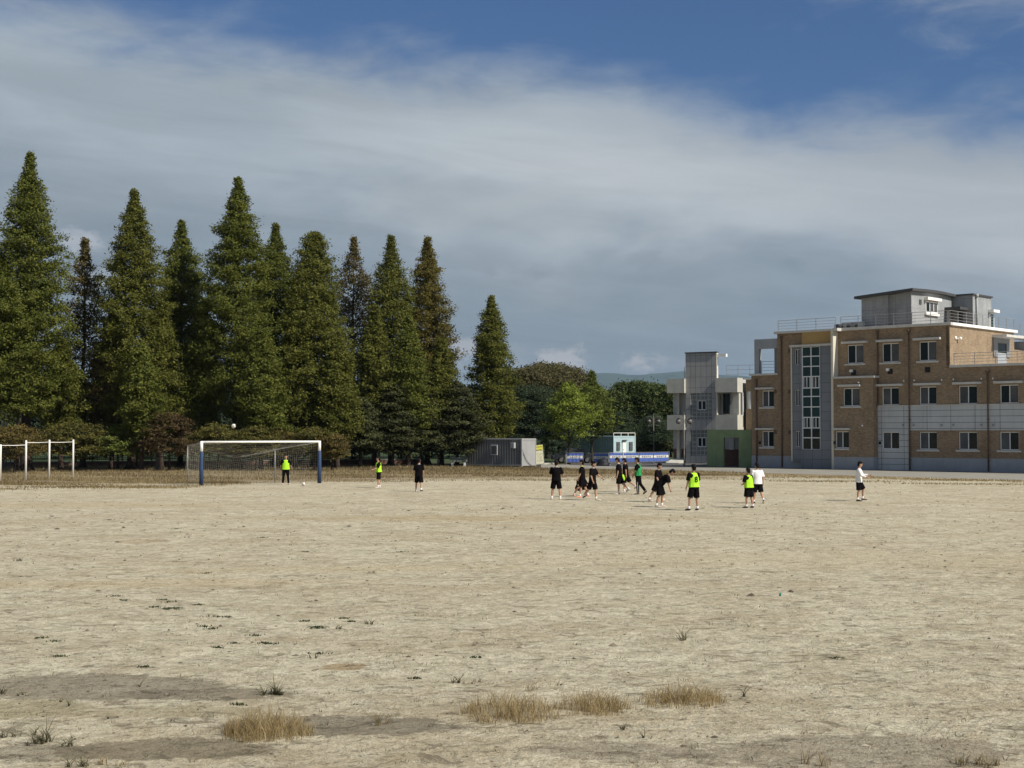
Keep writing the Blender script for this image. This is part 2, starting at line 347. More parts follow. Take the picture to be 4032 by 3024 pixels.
# ------------------------------------------------------------------ ground, road, hills
def ground_material():
    m = bpy.data.materials.new('packed_sand'); m.use_nodes = True; t = m.node_tree; b = t.nodes['Principled BSDF']
    b.inputs['Roughness'].default_value = 0.95; b.inputs['Specular IOR Level'].default_value = 0.1
    geo = t.nodes.new('ShaderNodeNewGeometry'); pos = geo.outputs['Position']
    sp = t.nodes.new('ShaderNodeSeparateXYZ'); t.links.new(pos, sp.inputs[0]); X, Y = sp.outputs[0], sp.outputs[1]
    def nn(scale, det=5, rough=0.6, sx=1.0, sy=1.0, dist=0.0, off=0.0):
        mp = t.nodes.new('ShaderNodeMapping'); mp.inputs['Scale'].default_value = (sx, sy, 1); mp.inputs['Location'].default_value = (off, off*1.7, off)
        t.links.new(pos, mp.inputs[0]); return noise(t, mp.outputs[0], scale, det, rough, dist)
    big = nn(0.10, 5, 0.6, 1, 1.0, 0.5); mid = nn(0.75, 7, 0.68, 1, 1, 0.5, 3.1); fine = nn(5.0, 8, 0.7, 1, 1, 0.2, 7.7); mic = nn(34.0, 4, 0.65, 1, 0.8, 0, 1.3)
    col = mixc(t, sstep(t, fine, 0.36, 0.64), (0.459,0.410,0.292), (0.739,0.684,0.514))
    col = mixc(t, sstep(t, mid, 0.46, 0.68, 0, 0.55), col, (0.414,0.348,0.226))
    col = mixc(t, sstep(t, mid, 0.5, 0.25, 0, 0.5), col, (0.728,0.673,0.508))
    col = mixc(t, sstep(t, big, 0.55, 0.72, 0, 0.35), col, (0.470,0.388,0.249))
    col = mixc(t, sstep(t, mic, 0.38, 0.66, 0.0, 0.5), col, (0.325,0.274,0.186))
    mot = nn(0.33, 8, 0.72, 0.7, 1.0, 0.7, 41.0)
    col = mixc(t, sstep(t, mot, 0.47, 0.68, 0, 0.42), col, (0.381,0.302,0.186))
    mot2 = nn(1.3, 8, 0.75, 0.8, 1.0, 0.5, 51.0)
    col = mixc(t, sstep(t, mot2, 0.50, 0.70, 0, 0.42), col, (0.336,0.274,0.181))
    # scuffs and small dark crumbs
    scuff = nn(2.6, 8, 0.75, 0.75, 1.0, 0.8, 21.0)
    col = mixc(t, sstep(t, scuff, 0.54, 0.66, 0, 0.6), col, (0.302,0.245,0.158))
    scuff2 = nn(10.0, 7, 0.75, 0.85, 1.0, 0.6, 31.0)
    col = mixc(t, sstep(t, scuff2, 0.55, 0.66, 0, 0.55), col, (0.280,0.228,0.153))
    warp = nn(0.55, 6, 0.65, 1, 1, 0.6, 11.0); warp2 = nn(2.5, 5, 0.7, 1, 1, 0.0, 5.0)
    wv = mth(t, 'ADD', mth(t, 'MULTIPLY', mth(t, 'SUBTRACT', warp, 0.5), 2.6), mth(t, 'MULTIPLY', mth(t, 'SUBTRACT', warp2, 0.5), 0.9))
    def patch(cx, cy, rx, ry, colr, amt, lo=0.9, hi=1.15, rot=0.0):
        nonlocal col
        ca, sa = math.cos(rot), math.sin(rot)
        dx = mth(t, 'SUBTRACT', X, cx); dy = mth(t, 'SUBTRACT', Y, cy)
        ux = mth(t, 'DIVIDE', mth(t, 'ADD', mth(t, 'MULTIPLY', dx, ca), mth(t, 'MULTIPLY', dy, sa)), rx)
        uy = mth(t, 'DIVIDE', mth(t, 'SUBTRACT', mth(t, 'MULTIPLY', dy, ca), mth(t, 'MULTIPLY', dx, sa)), ry)
        r = mth(t, 'SQRT', mth(t, 'ADD', mth(t, 'MULTIPLY', ux, ux), mth(t, 'MULTIPLY', uy, uy)))
        r = mth(t, 'ADD', r, mth(t, 'MULTIPLY', wv, 0.55))
        r = mth(t, 'ADD', r, mth(t, 'MULTIPLY', mth(t, 'SUBTRACT', fine, 0.5), 0.9))
        col = mixc(t, sstep(t, r, lo, hi, amt, 0.0), col, colr)
    damp = (0.185,0.157,0.113); olive = (0.314,0.268,0.158)
    def pg(px, py): p = G(px, py); return p.x, p.y
    x, y = pg(330, 2700); patch(x, y, 1.55, 0.85, damp, 0.62)
    x, y = pg(60, 2790); patch(x, y, 0.8, 0.5, olive, 0.6)
    x, y = pg(850, 2735); patch(x, y, 0.85, 0.35, damp, 0.65)
    x, y = pg(1330, 2855); patch(x, y, 1.05, 0.52, damp, 0.75)
    x, y = pg(700, 2800); patch(x, y, 0.9, 0.35, olive, 0.4)
    x, y = pg(640, 2950); patch(x, y, 1.0, 0.42, (0.179,0.148,0.096), 0.7)
    x, y = pg(150, 2960); patch(x, y, 0.6, 0.35, (0.190,0.160,0.113), 0.5)
    x, y = pg(3350, 2960); patch(x, y, 1.8, 0.75, (0.190,0.154,0.113), 0.5)
    x, y = pg(2450, 2960); patch(x, y, 0.9, 0.4, (0.235,0.194,0.141), 0.45)
    x, y = pg(1350, 2625); patch(x, y, 0.25, 0.25, (0.269,0.171,0.068), 0.6)
    x, y = pg(560, 2130); patch(x, y, 0.7, 0.8, (0.336,0.228,0.113), 0.4)
    x, y = pg(400, 2300); patch(x, y, 5.5, 0.9, (0.515,0.410,0.237), 0.36, 0.6, 1.3, 0.1)
    x, y = pg(1350, 2240); patch(x, y, 4.5, 0.8, (0.515,0.422,0.249), 0.34, 0.6, 1.3, 0.12)
    x, y = pg(1900, 2040); patch(x, y, 9.0, 2.0, (0.426,0.331,0.186), 0.5, 0.5, 1.3)
    x, y = pg(200, 1990); patch(x, y, 9.0, 2.5, (0.470,0.376,0.226), 0.5, 0.5, 1.3)
    x, y = pg(3300, 2200); patch(x, y, 9.0, 2.5, (0.515,0.433,0.282), 0.4, 0.5, 1.3)
    # beyond the pitch: dry soil, then rough green
    nbig = mth(t, 'MULTIPLY', mth(t, 'SUBTRACT', big, 0.5), 26)
    nmid = mth(t, 'MULTIPLY', mth(t, 'SUBTRACT', mid, 0.5), 16)
    yy = mth(t, 'ADD', mth(t, 'ADD', Y, nmid), mth(t, 'MULTIPLY', nbig, 0.5))
    yl = mth(t, 'SUBTRACT', yy, mth(t, 'MULTIPLY', sstep(t, X, -25, 5), 14))
    col = mixc(t, sstep(t, yl, 80, 86, 0, 0.8), col, (0.215,0.155,0.085))
    bars = nn(0.5, 5, 0.6, 0.12, 1.2, 0.3, 9.0)
    col = mixc(t, mth(t, 'MULTIPLY', sstep(t, yl, 78, 84), sstep(t, bars, 0.55, 0.62, 0, 0.75)), col, (0.54,0.48,0.36))
    yf = mth(t, 'SUBTRACT', yy, mth(t, 'MULTIPLY', X, 0.25))
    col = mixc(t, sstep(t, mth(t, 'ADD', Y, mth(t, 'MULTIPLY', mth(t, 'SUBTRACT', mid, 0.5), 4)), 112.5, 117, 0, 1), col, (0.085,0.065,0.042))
    col = mixc(t, sstep(t, Y, 133, 150), col, (0.06,0.085,0.04))
    t.links.new(col, b.inputs['Base Color'])
    h = mth(t, 'ADD', mth(t, 'MULTIPLY', fine, 0.9), mth(t, 'ADD', mth(t, 'MULTIPLY', mic, 0.3), mth(t, 'MULTIPLY', mid, 2.2)))
    h = mth(t, 'SUBTRACT', h, mth(t, 'MULTIPLY', sstep(t, scuff, 0.55, 0.7), 0.35))
    h = mth(t, 'SUBTRACT', h, mth(t, 'MULTIPLY', sstep(t, scuff2, 0.55, 0.7), 0.22))
    bn = t.nodes.new('ShaderNodeBump'); bn.inputs['Strength'].default_value = 1.0; bn.inputs['Distance'].default_value = 0.08
    t.links.new(h, bn.inputs['Height']); t.links.new(bn.outputs[0], b.inputs['Normal'])
    return m
gm = MB()
gm.v = [(-16000,-300,0),(16000,-300,0),(16000,18000,0),(-16000,18000,0)]; gm.f = [(0,1,2,3)]
g = gm.build('ground', ground_material()); tag(g, 'pale packed sand sports field running back to the trees', 'ground', kind='structure')

# service road in front of the building
def poly_sheet(name, pts, z, mat, label, cat):
    m = MB(); m.v = [(p.x, p.y, z) for p in pts]; m.f = [tuple(range(len(pts)))]
    o = m.build(name, mat); return tag(o, label, cat, kind='structure')
road_m = M('road_concrete', (0.28,0.265,0.225), 0.9, 0.16, 0.6, bump=0.4, bscale=8, streak=0.0)
poly_sheet('road', [G(2130,1843.5), G(2450,1849), G(2950,1861), G(3500,1877), G(4100,1894), G(4500,1905), G(4700,1868), G(4100,1867), G(3500,1850), G(2950,1833), G(2640,1829), G(2130,1829)],
           0.004, road_m, 'grey concrete service road between the field and the building', 'road')
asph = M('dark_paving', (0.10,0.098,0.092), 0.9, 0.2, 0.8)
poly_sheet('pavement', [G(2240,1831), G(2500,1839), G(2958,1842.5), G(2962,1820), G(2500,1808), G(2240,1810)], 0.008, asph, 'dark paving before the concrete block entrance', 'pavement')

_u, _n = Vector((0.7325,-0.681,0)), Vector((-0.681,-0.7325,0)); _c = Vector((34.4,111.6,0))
poly_sheet('gutter_shadow', [_c+_u*-18.6+_n*1.6, _c+_u*16+_n*2.6, _c+_u*16, _c+_u*-18.6], 0.012, M('gutter_shadow_tone', (0.05,0.05,0.052), 0.9, 0.2, 0.8), 'drain strip along the foot of the brick building, painted dark as its shadow band', 'gutter_shadow')  # near-black sheet: drain strip and the building's shadow band painted in one
# hills
def hills():
    n, k = 220, 26
    xs = np.linspace(-10200, 10200, n); ys = np.linspace(0, 1, k)
    prof = []
    for x in xs:
        px = 2016+5600*x/12000
        key = [(-4000,1560),(1200,1540),(1900,1530),(2120,1510),(2250,1492),(2300,1478),(2370,1466),(2420,1470),(2450,1476),(2510,1481),(2560,1475),(2620,1468),(2670,1461),(2740,1462),(2900,1475),(3300,1520),(4100,1500),(8000,1560)]
        y = np.interp(px, [a for a, _ in key], [b for _, b in key])
        prof.append(CAM_H+(1703-y)*12000/5600)
    prof = np.array(prof)
    r2 = np.random.default_rng(3)
    def fr(x): return sum(np.sin(x*f+p)*a for f, p, a in ((0.006,1,3),(0.013,2,2.2),(0.031,4,1.3),(0.07,0.5,0.7)))
    V = []
    for j, t in enumerate(ys):
        yy = 9900+2100*t+fr(xs*0.23+t*400)*18*(1-t)
        zz = prof*(t**0.8)+fr(xs*0.43+t*900)*5.5*(t if t < 1 else 0.35)
        if j == 0: zz = zz*0-1
        V.append(np.stack([xs, yy, zz], 1))
    V.append(np.stack([xs, np.full(n, 14500.), np.full(n, -1.)], 1))
    V = np.concatenate(V); rows = k+1
    i, j = np.meshgrid(np.arange(n-1), np.arange(rows-1)); a = (j*n+i).ravel()
    Fc = np.stack([a, a+1, a+n+1, a+n], 1)
    o = np_mesh('hills', V, Fc, 4, M('wooded_hillside', (0.045,0.065,0.038), 0.95, 0.3, 0.004))
    o.data.polygons.foreach_set('use_smooth', [True]*len(o.data.polygons))
    tag(o, 'low wooded blue hills on the horizon', 'hills', kind='structure')
hills()

# ------------------------------------------------------------------ school building, built in a local frame: x along the facade, y into the building
Cn = Vector((34.4, 111.6, 0)); BR = math.atan2(-0.681, 0.7325)
Bm = Matrix.Translation(Cn) @ Matrix.Rotation(BR, 4, 'Z'); Bi = Bm.inverted()
def onf(px, py, d=0.0):          # point of the facade plane standing d proud
    o = Bi @ Vector((0,0,CAM_H)); r = Bi.to_3x3() @ ray(px, py); t = (-d-o.y)/r.y
    return o.x+r.x*t, o.z+r.z*t
def ons(px, py, s=0.0):          # point of a side plane x = s  ->  (y, z)
    o = Bi @ Vector((0,0,CAM_H)); r = Bi.to_3x3() @ ray(px, py); t = (s-o.x)/r.x
    return o.y+r.y*t, o.z+r.z*t
K = 800/1659
def c1(x, y, d=0.0): return onf(2600+x*K, 1080+y*K, d)
def c2(x, y, d=0.0): return onf(3232+x*K, 1080+y*K, d)
bld = thing('school_building', Cn, 'three storey tan brick school building with grey stair bay and rooftop room', 'building', rz=BR)
def wall(s0, s1, z0, z1, d, holes=(), rev=0.16, back=0.3):
    """front wall of thickness `back` at proud distance d with real openings"""
    m = MB(); xs = sorted({s0, s1, *[h[0] for h in holes], *[h[2] for h in holes]}); zs = sorted({z0, z1, *[h[1] for h in holes], *[h[3] for h in holes]})
    xs = [x for x in xs if s0 <= x <= s1]; zs = [z for z in zs if z0 <= z <= z1]
    inh = lambda x, z: any(h[0] < x < h[2] and h[1] < z < h[3] for h in holes)
    def q(a, b, c, e):
        k = len(m.v); m.v += [a, b, c, e]; m.f.append((k, k+1, k+2, k+3))
    for i in range(len(xs)-1):
        for j in range(len(zs)-1):
            a, b, c, e = xs[i], xs[i+1], zs[j], zs[j+1]
            if inh((a+b)/2, (c+e)/2): continue
            q((a,-d,c),(b,-d,c),(b,-d,e),(a,-d,e))
    y1 = -d+back
    for h in holes:
        a, c, b, e = h; y = -d+rev+0.1
        q((a,-d,c),(a,-d,e),(a,y,e),(a,y,c)); q((b,-d,e),(b,-d,c),(b,y,c),(b,y,e))
        q((a,-d,c),(a,y,c),(b,y,c),(b,-d,c)); q((a,-d,e),(b,-d,e),(b,y,e),(a,y,e))
    q((s0,-d,z0),(s0,-d,z1),(s0,y1,z1),(s0,y1,z0)); q((s1,-d,z1),(s1,-d,z0),(s1,y1,z0),(s1,y1,z1)); q((s0,-d,z1),(s1,-d,z1),(s1,y1,z1),(s0,y1,z1))
    return m
def window(par, h, d, dark='l', hood=None, sill=None, fr=0.07, mull=True, rev=0.16, mats=('pane_dark','pane_grey')):
    a, c, b, e = h; y = -d+rev
    f = MB()
    f.box(a, b, y-0.03, y+0.05, e-fr, e); f.box(a, b, y-0.03, y+0.05, c, c+fr)
    f.box(a, a+fr, y-0.03, y+0.05, c+fr, e-fr); f.box(b-fr, b, y-0.03, y+0.05, c+fr, e-fr)
    mid = (a+b)/2
    if mull: f.box(mid-fr*0.45, mid+fr*0.45, y-0.035, y+0.04, c+fr, e-fr)
    w_ = f.build('window', MT['frame'], par)
    for side, x0, x1 in (('l', a+fr, mid-fr*0.45), ('r', mid+fr*0.45, b-fr)):
        p = MB().box(x0, x1, y+0.0 if side == 'l' else y+0.012, y+0.03, c+fr, e-fr)
        p.build('pane', MT[mats[0] if side == dark else mats[1]], w_)
    if hood:
        x0, z0, x1, z1 = hood; MB().box(x0, x1, -d-0.32, -d, z0, z1).build('hood', MT['coping'], w_, bevel=0.01)
    if sill:
        x0, z0, x1, z1 = sill; MB().box(x0, x1, -d-0.10, -d+0.02, z0, z1).build('sill', MT['coping'], w_, bevel=0.01)
    return w_
def rect(cv, x0, y0, x1, y1, d):
    a, e = cv(x0, y0, d); b, c = cv(x1, y1, d); return (a, c, b, e)
# --- heights
Z3 = c2(1055, 412)[1]; Z2 = c2(1060, 762)[1]; ZB = c1(1700, 845, 0.75)[1]; Z2L = c1(850, 826)[1]; Z3L = c1(1050, 484)[1]
BD = 0.75
sL = c1(747, 1500)[0]; s3 = c1(955, 600)[0]; sBay0 = c1(1143, 1000, 0.55)[0]; sFin0 = c1(1394, 1000, 0.8)[0]; sFin1 = c1(1412, 1000, 0.8)[0]
sBk1 = c2(430, 1200, BD)[0]; sMid = c2(455, 1300)[0]; sEnd = 10.5
PL = 1.05   # plinth height
# main facade, right of the stair bay
W3 = [((213,580,348,728),(170,560,355,578),(192,728,352,742),'l'), ((498,565,638,715),(462,541,658,560),(482,716,650,731),'l'), ((800,548,945,700),(775,521,978,545),(782,702,960,718),'l')]
W2 = [((498,925,638,1065),(465,898,658,915),None,'r'), ((803,918,945,1060),(767,890,972,908),None,'r'), ((1123,910,1278,1058),(1083,883,1293,903),None,'r'), ((1460,905,1615,1055),(1420,873,1641,893),None,'l')]
W1 = [((803,1285,950,1430),None,(787,1437,966,1453),'r'), ((1123,1287,1278,1435),None,(1105,1441,1290,1457),'r'), ((1460,1288,1618,1437),None,(1438,1449,1636,1465),'r')]
allw = W3+W2+W1
holes = [rect(c2, *w[0], 0.0) for w in allw]
zc1 = min(h[1] for h in holes[3:7]); zbt = zc1-0.07; zbb = rect(c2, 800, 1275, 900, 1276, 0)[3]
# tidy rows: equal sill/head heights along each storey
def row(hs):
    lo = sum(h[1] for h in hs)/len(hs); hi = sum(h[3] for h in hs)/len(hs)
    return [(h[0], lo, h[2], hi) for h in hs]
H3, H2, H1 = row(holes[:3]), row(holes[3:7]), row(holes[7:])
# repeat the bay rhythm beyond the frame
stp = H2[3][0]-H2[2][0]; wd = H2[3][2]-H2[3][0]
H2.append((H2[3][0]+stp, H2[3][1], H2[3][2]+stp, H2[3][3])); H1.append((H1[2][0]+stp, H1[2][1], H1[2][2]+stp, H1[2][3]))
wl = wall(sFin1, 0.0, Z2, Z3-0.02, 0.0, H3); wl.build('wall', MT['brick'], bld)
wall(sFin1, sEnd, zbt, Z2-0.003, 0.0, H2).build('wall', MT['brick'], bld)
sPan = c2(718, 1300)[0]
wall(sPan, sEnd, PL, zbb, 0.0, H1).build('wall', MT['brick'], bld)
wall(sPan-0.0, sEnd, 0, PL-0.004, 0.04).build('plinth', MT['plinth'], bld)
# white cladding band and panel
pw = rect(c2, 500, 1283, 640, 1425, 0.05)
pw = (pw[0], H1[0][1], pw[2], H1[0][3])
wall(sMid, sEnd, zbb, zbt, 0.05).build('cladding', MT['white_panel'], bld)
wall(sMid, sPan, 0.0, zbb-0.002, 0.05, [pw]).build('cladding', MT['white_panel'], bld)
MB().box(sMid, sEnd, -0.10, -0.0, zbt, zbt+0.07).build('band_trim', MT['coping'], bld)
window(bld, pw, 0.05, 'r')
for hs, ws in ((H3, W3), (H2, W2+[W2[-1]]), (H1, W1+[W1[-1]])):
    for h, w in zip(hs, ws):
        hood = (h[0]-0.38, h[3]+0.10, h[2]+0.42, h[3]+0.28) if w[1] else None
        sill = (h[0]-0.2, h[1]-0.16, h[2]+0.2, h[1]-0.02) if w[2] else None
        window(bld, h, 0.0, w[3], hood, sill)
# body (roof slabs and side walls)
DEP = 12.0
MB().box(sFin1-3.5, 0.0, 0.32, DEP, 0, Z3-0.25).build('body', MT['brick'], bld)
MB().box(0.004, sEnd, 0.31, DEP+6, 0, Z2-0.25).build('body', MT['concrete_grey'], bld)
# lit side wall of the third storey
sw = MB(); dy0, dz0 = ons(3925, 1352); dy1, _ = ons(3961, 1352); ddz = ons(3943, 1352)[1]
sw.box(-0.3, 0.002, 0.0, DEP, Z2-0.004, Z3-0.02); sw.build('side_wall', MT['brick'], bld)
yA, zA = ons(3925, 1352); yB, zB = ons(3960, 1352)
sr = MB(); sr.box(0.0, 0.10, yA-0.75, yA, Z2+1.2, zA+0.45); sr.box(0.0, 0.10, yB, yB+0.7, Z2+1.2, zB+0.45); sr.box(0.0,0.10, yA, yB, zA+0.05, zA+0.45)
sr.build('door_surround', MT['surround'], bld)
dr = MB().box(0.0, 0.05, yA, yB, Z2+0.05, zA-0.02-0.75).build('door', MT['plinth'], bld)
MB().box(0.05, 0.1, yB-0.25, yB-0.15, Z2+1.0, Z2+1.08).build('handle', MT['metal_grey'], dr)
MB().box(0.0, 0.04, yA, yB, zA-0.76, zA+0.02).build('transom_pane', MT['pane_dark'], bld)
MB().box(0.0, 1.25, yA-0.9, yB+0.6, zA+0.46, zA+0.66).build('door_canopy', MT['coping'], bld)
yl_, zl_ = ons(3770, 1333)
lp = MB(); lp.box(0.0, 0.08, yl_-0.5, yl_-0.25, zl_-0.1, zl_+0.15); lp.ball((0.25, yl_, zl_), 0.13); lp.bar((0.0, yl_-0.3, zl_), (0.25, yl_, zl_), 0.05)
lp.build('wall_lamp', MT['white'], bld, True)
# copings
def coping(pts, w, h, z, name='coping'):
    m = MB()
    for a, b in zip(pts, pts[1:]): m.bar((*a, z+h/2), (*b, z+h/2), w, h)
    return m.build(name, MT['coping'], bld, bevel=0.015)
MB().box(sFin1+0.02, 0.20, -0.18, 0.25, Z3-0.02, Z3+0.20).build('coping', MT['coping'], bld, bevel=0.015)
MB().box(-0.22, 0.201, 0.251, DEP+0.3, Z3-0.02, Z3+0.20).build('coping', MT['white'], bld, bevel=0.015)
MB().box(0.02, sEnd, -0.18, 0.25, Z2-0.003, Z2+0.20).build('coping', MT['coping'], bld, bevel=0.015)
# two storey projecting block
hb2 = rect(c2, 180, 930, 318, 1075, BD); hb1 = rect(c2, 118, 1282, 230, 1420, BD)
wall(sFin1+0.002, sBk1, PL, ZB, BD, [hb2, hb1], back=BD-0.002).build('wall', MT['brick'], bld)
wall(sFin1+0.002, sBk1, 0, PL-0.004, BD+0.04, back=BD+0.03).build('plinth', MT['plinth'], bld)
MB().box(sFin1+0.01, sBk1+0.15, -BD-0.12, -0.003, ZB, ZB+0.16).build('coping', MT['coping'], bld)
window(bld, hb2, BD, 'l', (hb2[0]-0.35, hb2[3]+0.1, hb2[2]+0.15, hb2[3]+0.27), (hb2[0]-0.2, hb2[1]-0.16, hb2[2]+0.15, hb2[1]-0.02))
window(bld, hb1, BD, 'r', (hb1[0]-0.1, hb1[3]+0.1, hb1[2]+0.15, hb1[3]+0.27), (hb1[0]-0.02, hb1[1]-0.16, hb1[2]+0.05, hb1[1]-0.02))
# fin
zF = c1(1403, 442, 0.8)[1]
MB().box(sFin0, sFin1, -0.8, 0.2, 0, zF).build('fin', MT['fin'], bld, bevel=0.01)
MB().box(sFin1+0.001, sFin1+0.02, -0.78, -0.001, ZB+0.17, zF-0.3).build('fin_cheek', MT['fin'], bld)
MB().box(sFin1, sFin1+0.45, -0.85, 0.0, zF-0.22, zF+0.02).build('fin_cap', MT['coping'], bld)
# stair bay
zBt = c1(1250, 588, 0.55)[1]; zG = c1(1270, 465, 0.3)[1]
gl = rect(c1, 1150, 595, 1308, 1432, 0.55)
wall(sBay0, sFin0, 0, zBt, 0.55, [gl], rev=0.2, back=0.84).build('bay_wall', MT['bay'], bld)
MB().box(sBay0, sFin0, -0.25, 0.3, zBt+0.19, zG).build('ochre_panel', MT['gold'], bld)
sStr0 = c1(1076, 1000, 0.45)[0]
MB().box(sStr0-0.1, sFin0-0.002, -0.68, -0.2, zBt+0.002, zBt+0.18).build('bay_cornice', MT['coping'], bld)
st = rect(c1, 1095, 610, 1140, 1405, 0.4)
wz = [(c1(1115, y0, .4)[1], c1(1115, y1, .4)[1]) for y0, y1 in ((740,612),(1075,943),(1410,1280))]
zst = c1(1110, 1525, .4)[1]
wall(sStr0, sBay0-0.002, zst, zBt, 0.4, [(st[0], a, st[2], b) for a, b in wz], back=0.7).build('bay_wall', MT['bay'], bld)
MB().box(sStr0-0.12, sStr0-0.001, -0.46, 0.3, zst, zBt).build('bay_post', MT['fin'], bld)
for a, b in wz: window(bld, (st[0], a, st[2], b), 0.4, 'l', mull=True, fr=0.05)
# tall glazed screen of the stair: frame + panes row by row
fr = MB(); a, c, b, e = gl; y = -0.55+0.12; fw = 0.085; midx = (a+b)/2
rows = [595,670,752,835,928,998,1083,1168,1255,1335,1432]
zr = [c1(1230, r_, 0.43)[1] for r_ in rows]; zr[0] = e; zr[-1] = c
fr.box(a, a+fw, y-0.05, y+0.06, c, e); fr.box(b-fw, b, y-0.05, y+0.06, c, e); fr.box(midx-fw/2, midx+fw/2, y-0.05, y+0.06, c, e)
for i, z in enumerate(zr): fr.box(a+fw, midx-fw/2, y-0.045, y+0.055, max(c, z-fw/2), min(e, z+fw/2)); fr.box(midx+fw/2, b-fw, y-0.045, y+0.055, max(c, z-fw/2), min(e, z+fw/2))
scr = fr.build('window', MT['frame'], bld)
for i in range(10):
    z1, z0 = zr[i]-fw/2, zr[i+1]+fw/2
    for xa, xb in ((a+fw, midx-fw/2), (midx+fw/2, b-fw)):
        MB().box(xa, xb, y, y+0.02, z0, z1).build('pane', MT['pane_teal' if i < 7 else 'pane_dark'], scr)
        if i in (3, 7):
            xm = (xa+xb)/2; q = MB()
            q.box(xm-0.03, xm+0.03, y-0.03, y-0.002, z0, z1); q.box(xa+0.05, xa+0.11, y-0.03, y-0.002, z0, z1); q.box(xb-0.11, xb-0.05, y-0.03, y-0.002, z0, z1); q.build('sash', MT['frame'], scr)
            MB().box(xa+0.12, xm-0.04, y-0.012, y-0.003, z0+0.03, z1-0.03).build('screen', MT['pane_grey'], scr)
wall(sStr0-0.119, sBay0, zBt+0.19, Z3L-0.002, 0.0).build('wall', MT['brick'], bld)
# left three storey strip and two storey strip
wall(s3, sStr0-0.12, PL, Z3L, 0.0).build('wall', MT['brick'], bld)
MB().box(s3+0.01, sFin0+0.1, -0.2499, 0.3, zG+0.001, Z3L+0.001).build('parapet', MT['brick'], bld)
MB().box(s3-0.12, sFin0-0.01, -0.34, 0.25, Z3L+0.003, Z3L+0.2).build('coping', MT['coping'], bld)
MB().box(s3+0.02, sFin1-3.4, 0.31, DEP, 0, Z3L-0.25).build('body', MT['brick'], bld)
hl2 = rect(c1, 828, 950, 928, 1083, 0); hl1 = rect(c1, 828, 1280, 926, 1410, 0)
wall(sL, s3-0.002, PL, Z2L, 0.0, [hl2, hl1]).build('wall', MT['brick'], bld)
MB().box(sL-0.12, s3+0.05, -0.16, 0.25, Z2L+0.001, Z2L+0.17).build('coping', MT['coping'], bld)
MB().box(sL+0.01, s3, 0.31, DEP, 0, Z2L-0.2).build('body', MT['brick'], bld)
wall(sL, sBay0, 0, PL-0.004, 0.04).build('plinth', MT['plinth'], bld)
window(bld, hl2, 0, 'r', (hl2[0]-0.5, hl2[3]+0.1, hl2[2]+0.05, hl2[3]+0.26), (hl2[0]-0.25, hl2[1]-0.15, hl2[2]+0.1, hl2[1]-0.02))
window(bld, hl1, 0, 'r', (hl1[0]-0.5, hl1[3]+0.1, hl1[2]+0.08, hl1[3]+0.26), (hl1[0]-0.25, hl1[1]-0.15, hl1[2]+0.1, hl1[1]-0.02))
# drainpipes
def pipe(cv, x, y0, y1, d=0.0):
    s, z1 = cv(x, y0, d+0.1); _, z0 = cv(x, y1, d+0.1); z0 = max(z0, 0.05)
    m = MB(); m.path([(s,-d-0.1,z0),(s,-d-0.1,z1)], 0.06, 8); m.path([(s,-d-0.1,z1),(s,-d-0.1,z1+0.15),(s,-d-0.1,z1+0.3)], [0.07,0.13,0.13], 8)
    for z in np.arange(z0+0.8, z1, 1.6): m.box(s-0.09, s+0.09, -d-0.12, -d-0.002, z, z+0.05)
    m.build('drainpipe', MT['pipe'], bld, True)
pipe(c2, 461, 490, 1060); pipe(c2, 716, 480, 1605, 0.06); pipe(c2, 1360, 812, 1625, 0.06); pipe(c2, 453, 1090, 1590, 0.06)
pipe(c1, 988, 535, 1572); pipe(c1, 784, 880, 1555)
# vents, little lamps
for x, y in ((268,802),(566,792),(872,778)):
    s, z = c2(x, y); m = MB().box(s-0.2, s+0.22, -0.05, 0.02, z-0.22, z+0.2); m.build('vent_opening', MT['black'], bld)
    if x < 800: MB().box(s-0.22, s-0.02, -0.3, -0.06, z+0.02, z+0.24).build('vent_cover', MT['white'], bld)
for x, y in ((680,870),(766,866),(990,862),(1086,858),(1314,853),(1408,850)):
    s, z = c2(x, y); MB().ball((s,-0.08,z), 0.07, n=8, m=6).build('wall_lamp', MT['white'], bld, True)
for x, y in ((676,1232),(760,1230),(988,1232),(1085,1230),(1314,1230),(1410,1230),(344,1236),(313,884)):
    s, z = c2(x, y, .05 if x > 450 else BD); dd = 0.05 if x > 450 else BD
    m = MB(); m.ball((s,-dd-0.1,z), 0.085, n=8, m=6); m.box(s-0.03, s+0.03, -dd-0.1, -dd, z-0.03, z+0.03); m.build('wall_lamp', MT['rail'] if x > 450 else MT['white'], bld, True)
for x, y in ((1057,625),(1057,958),(1057,1290),(940,958),(940,1288)):
    s, z = c1(x, y); MB().box(s-0.14, s+0.14, -0.03, 0.0, z-0.17, z+0.17).build('patch_plate', MT['pipe'], bld)
for cv, x, y in ((c2,115,1375),(c2,485,1377),(c1,815,1375)):
    s, z = cv(x, y, BD if x == 115 else 0.05); dd = BD if x == 115 else 0.05
    MB().box(s-0.07, s+0.07, -dd-0.12, -dd-0.001, z-0.12, z+0.12).build('meter_box', MT['black'], bld)
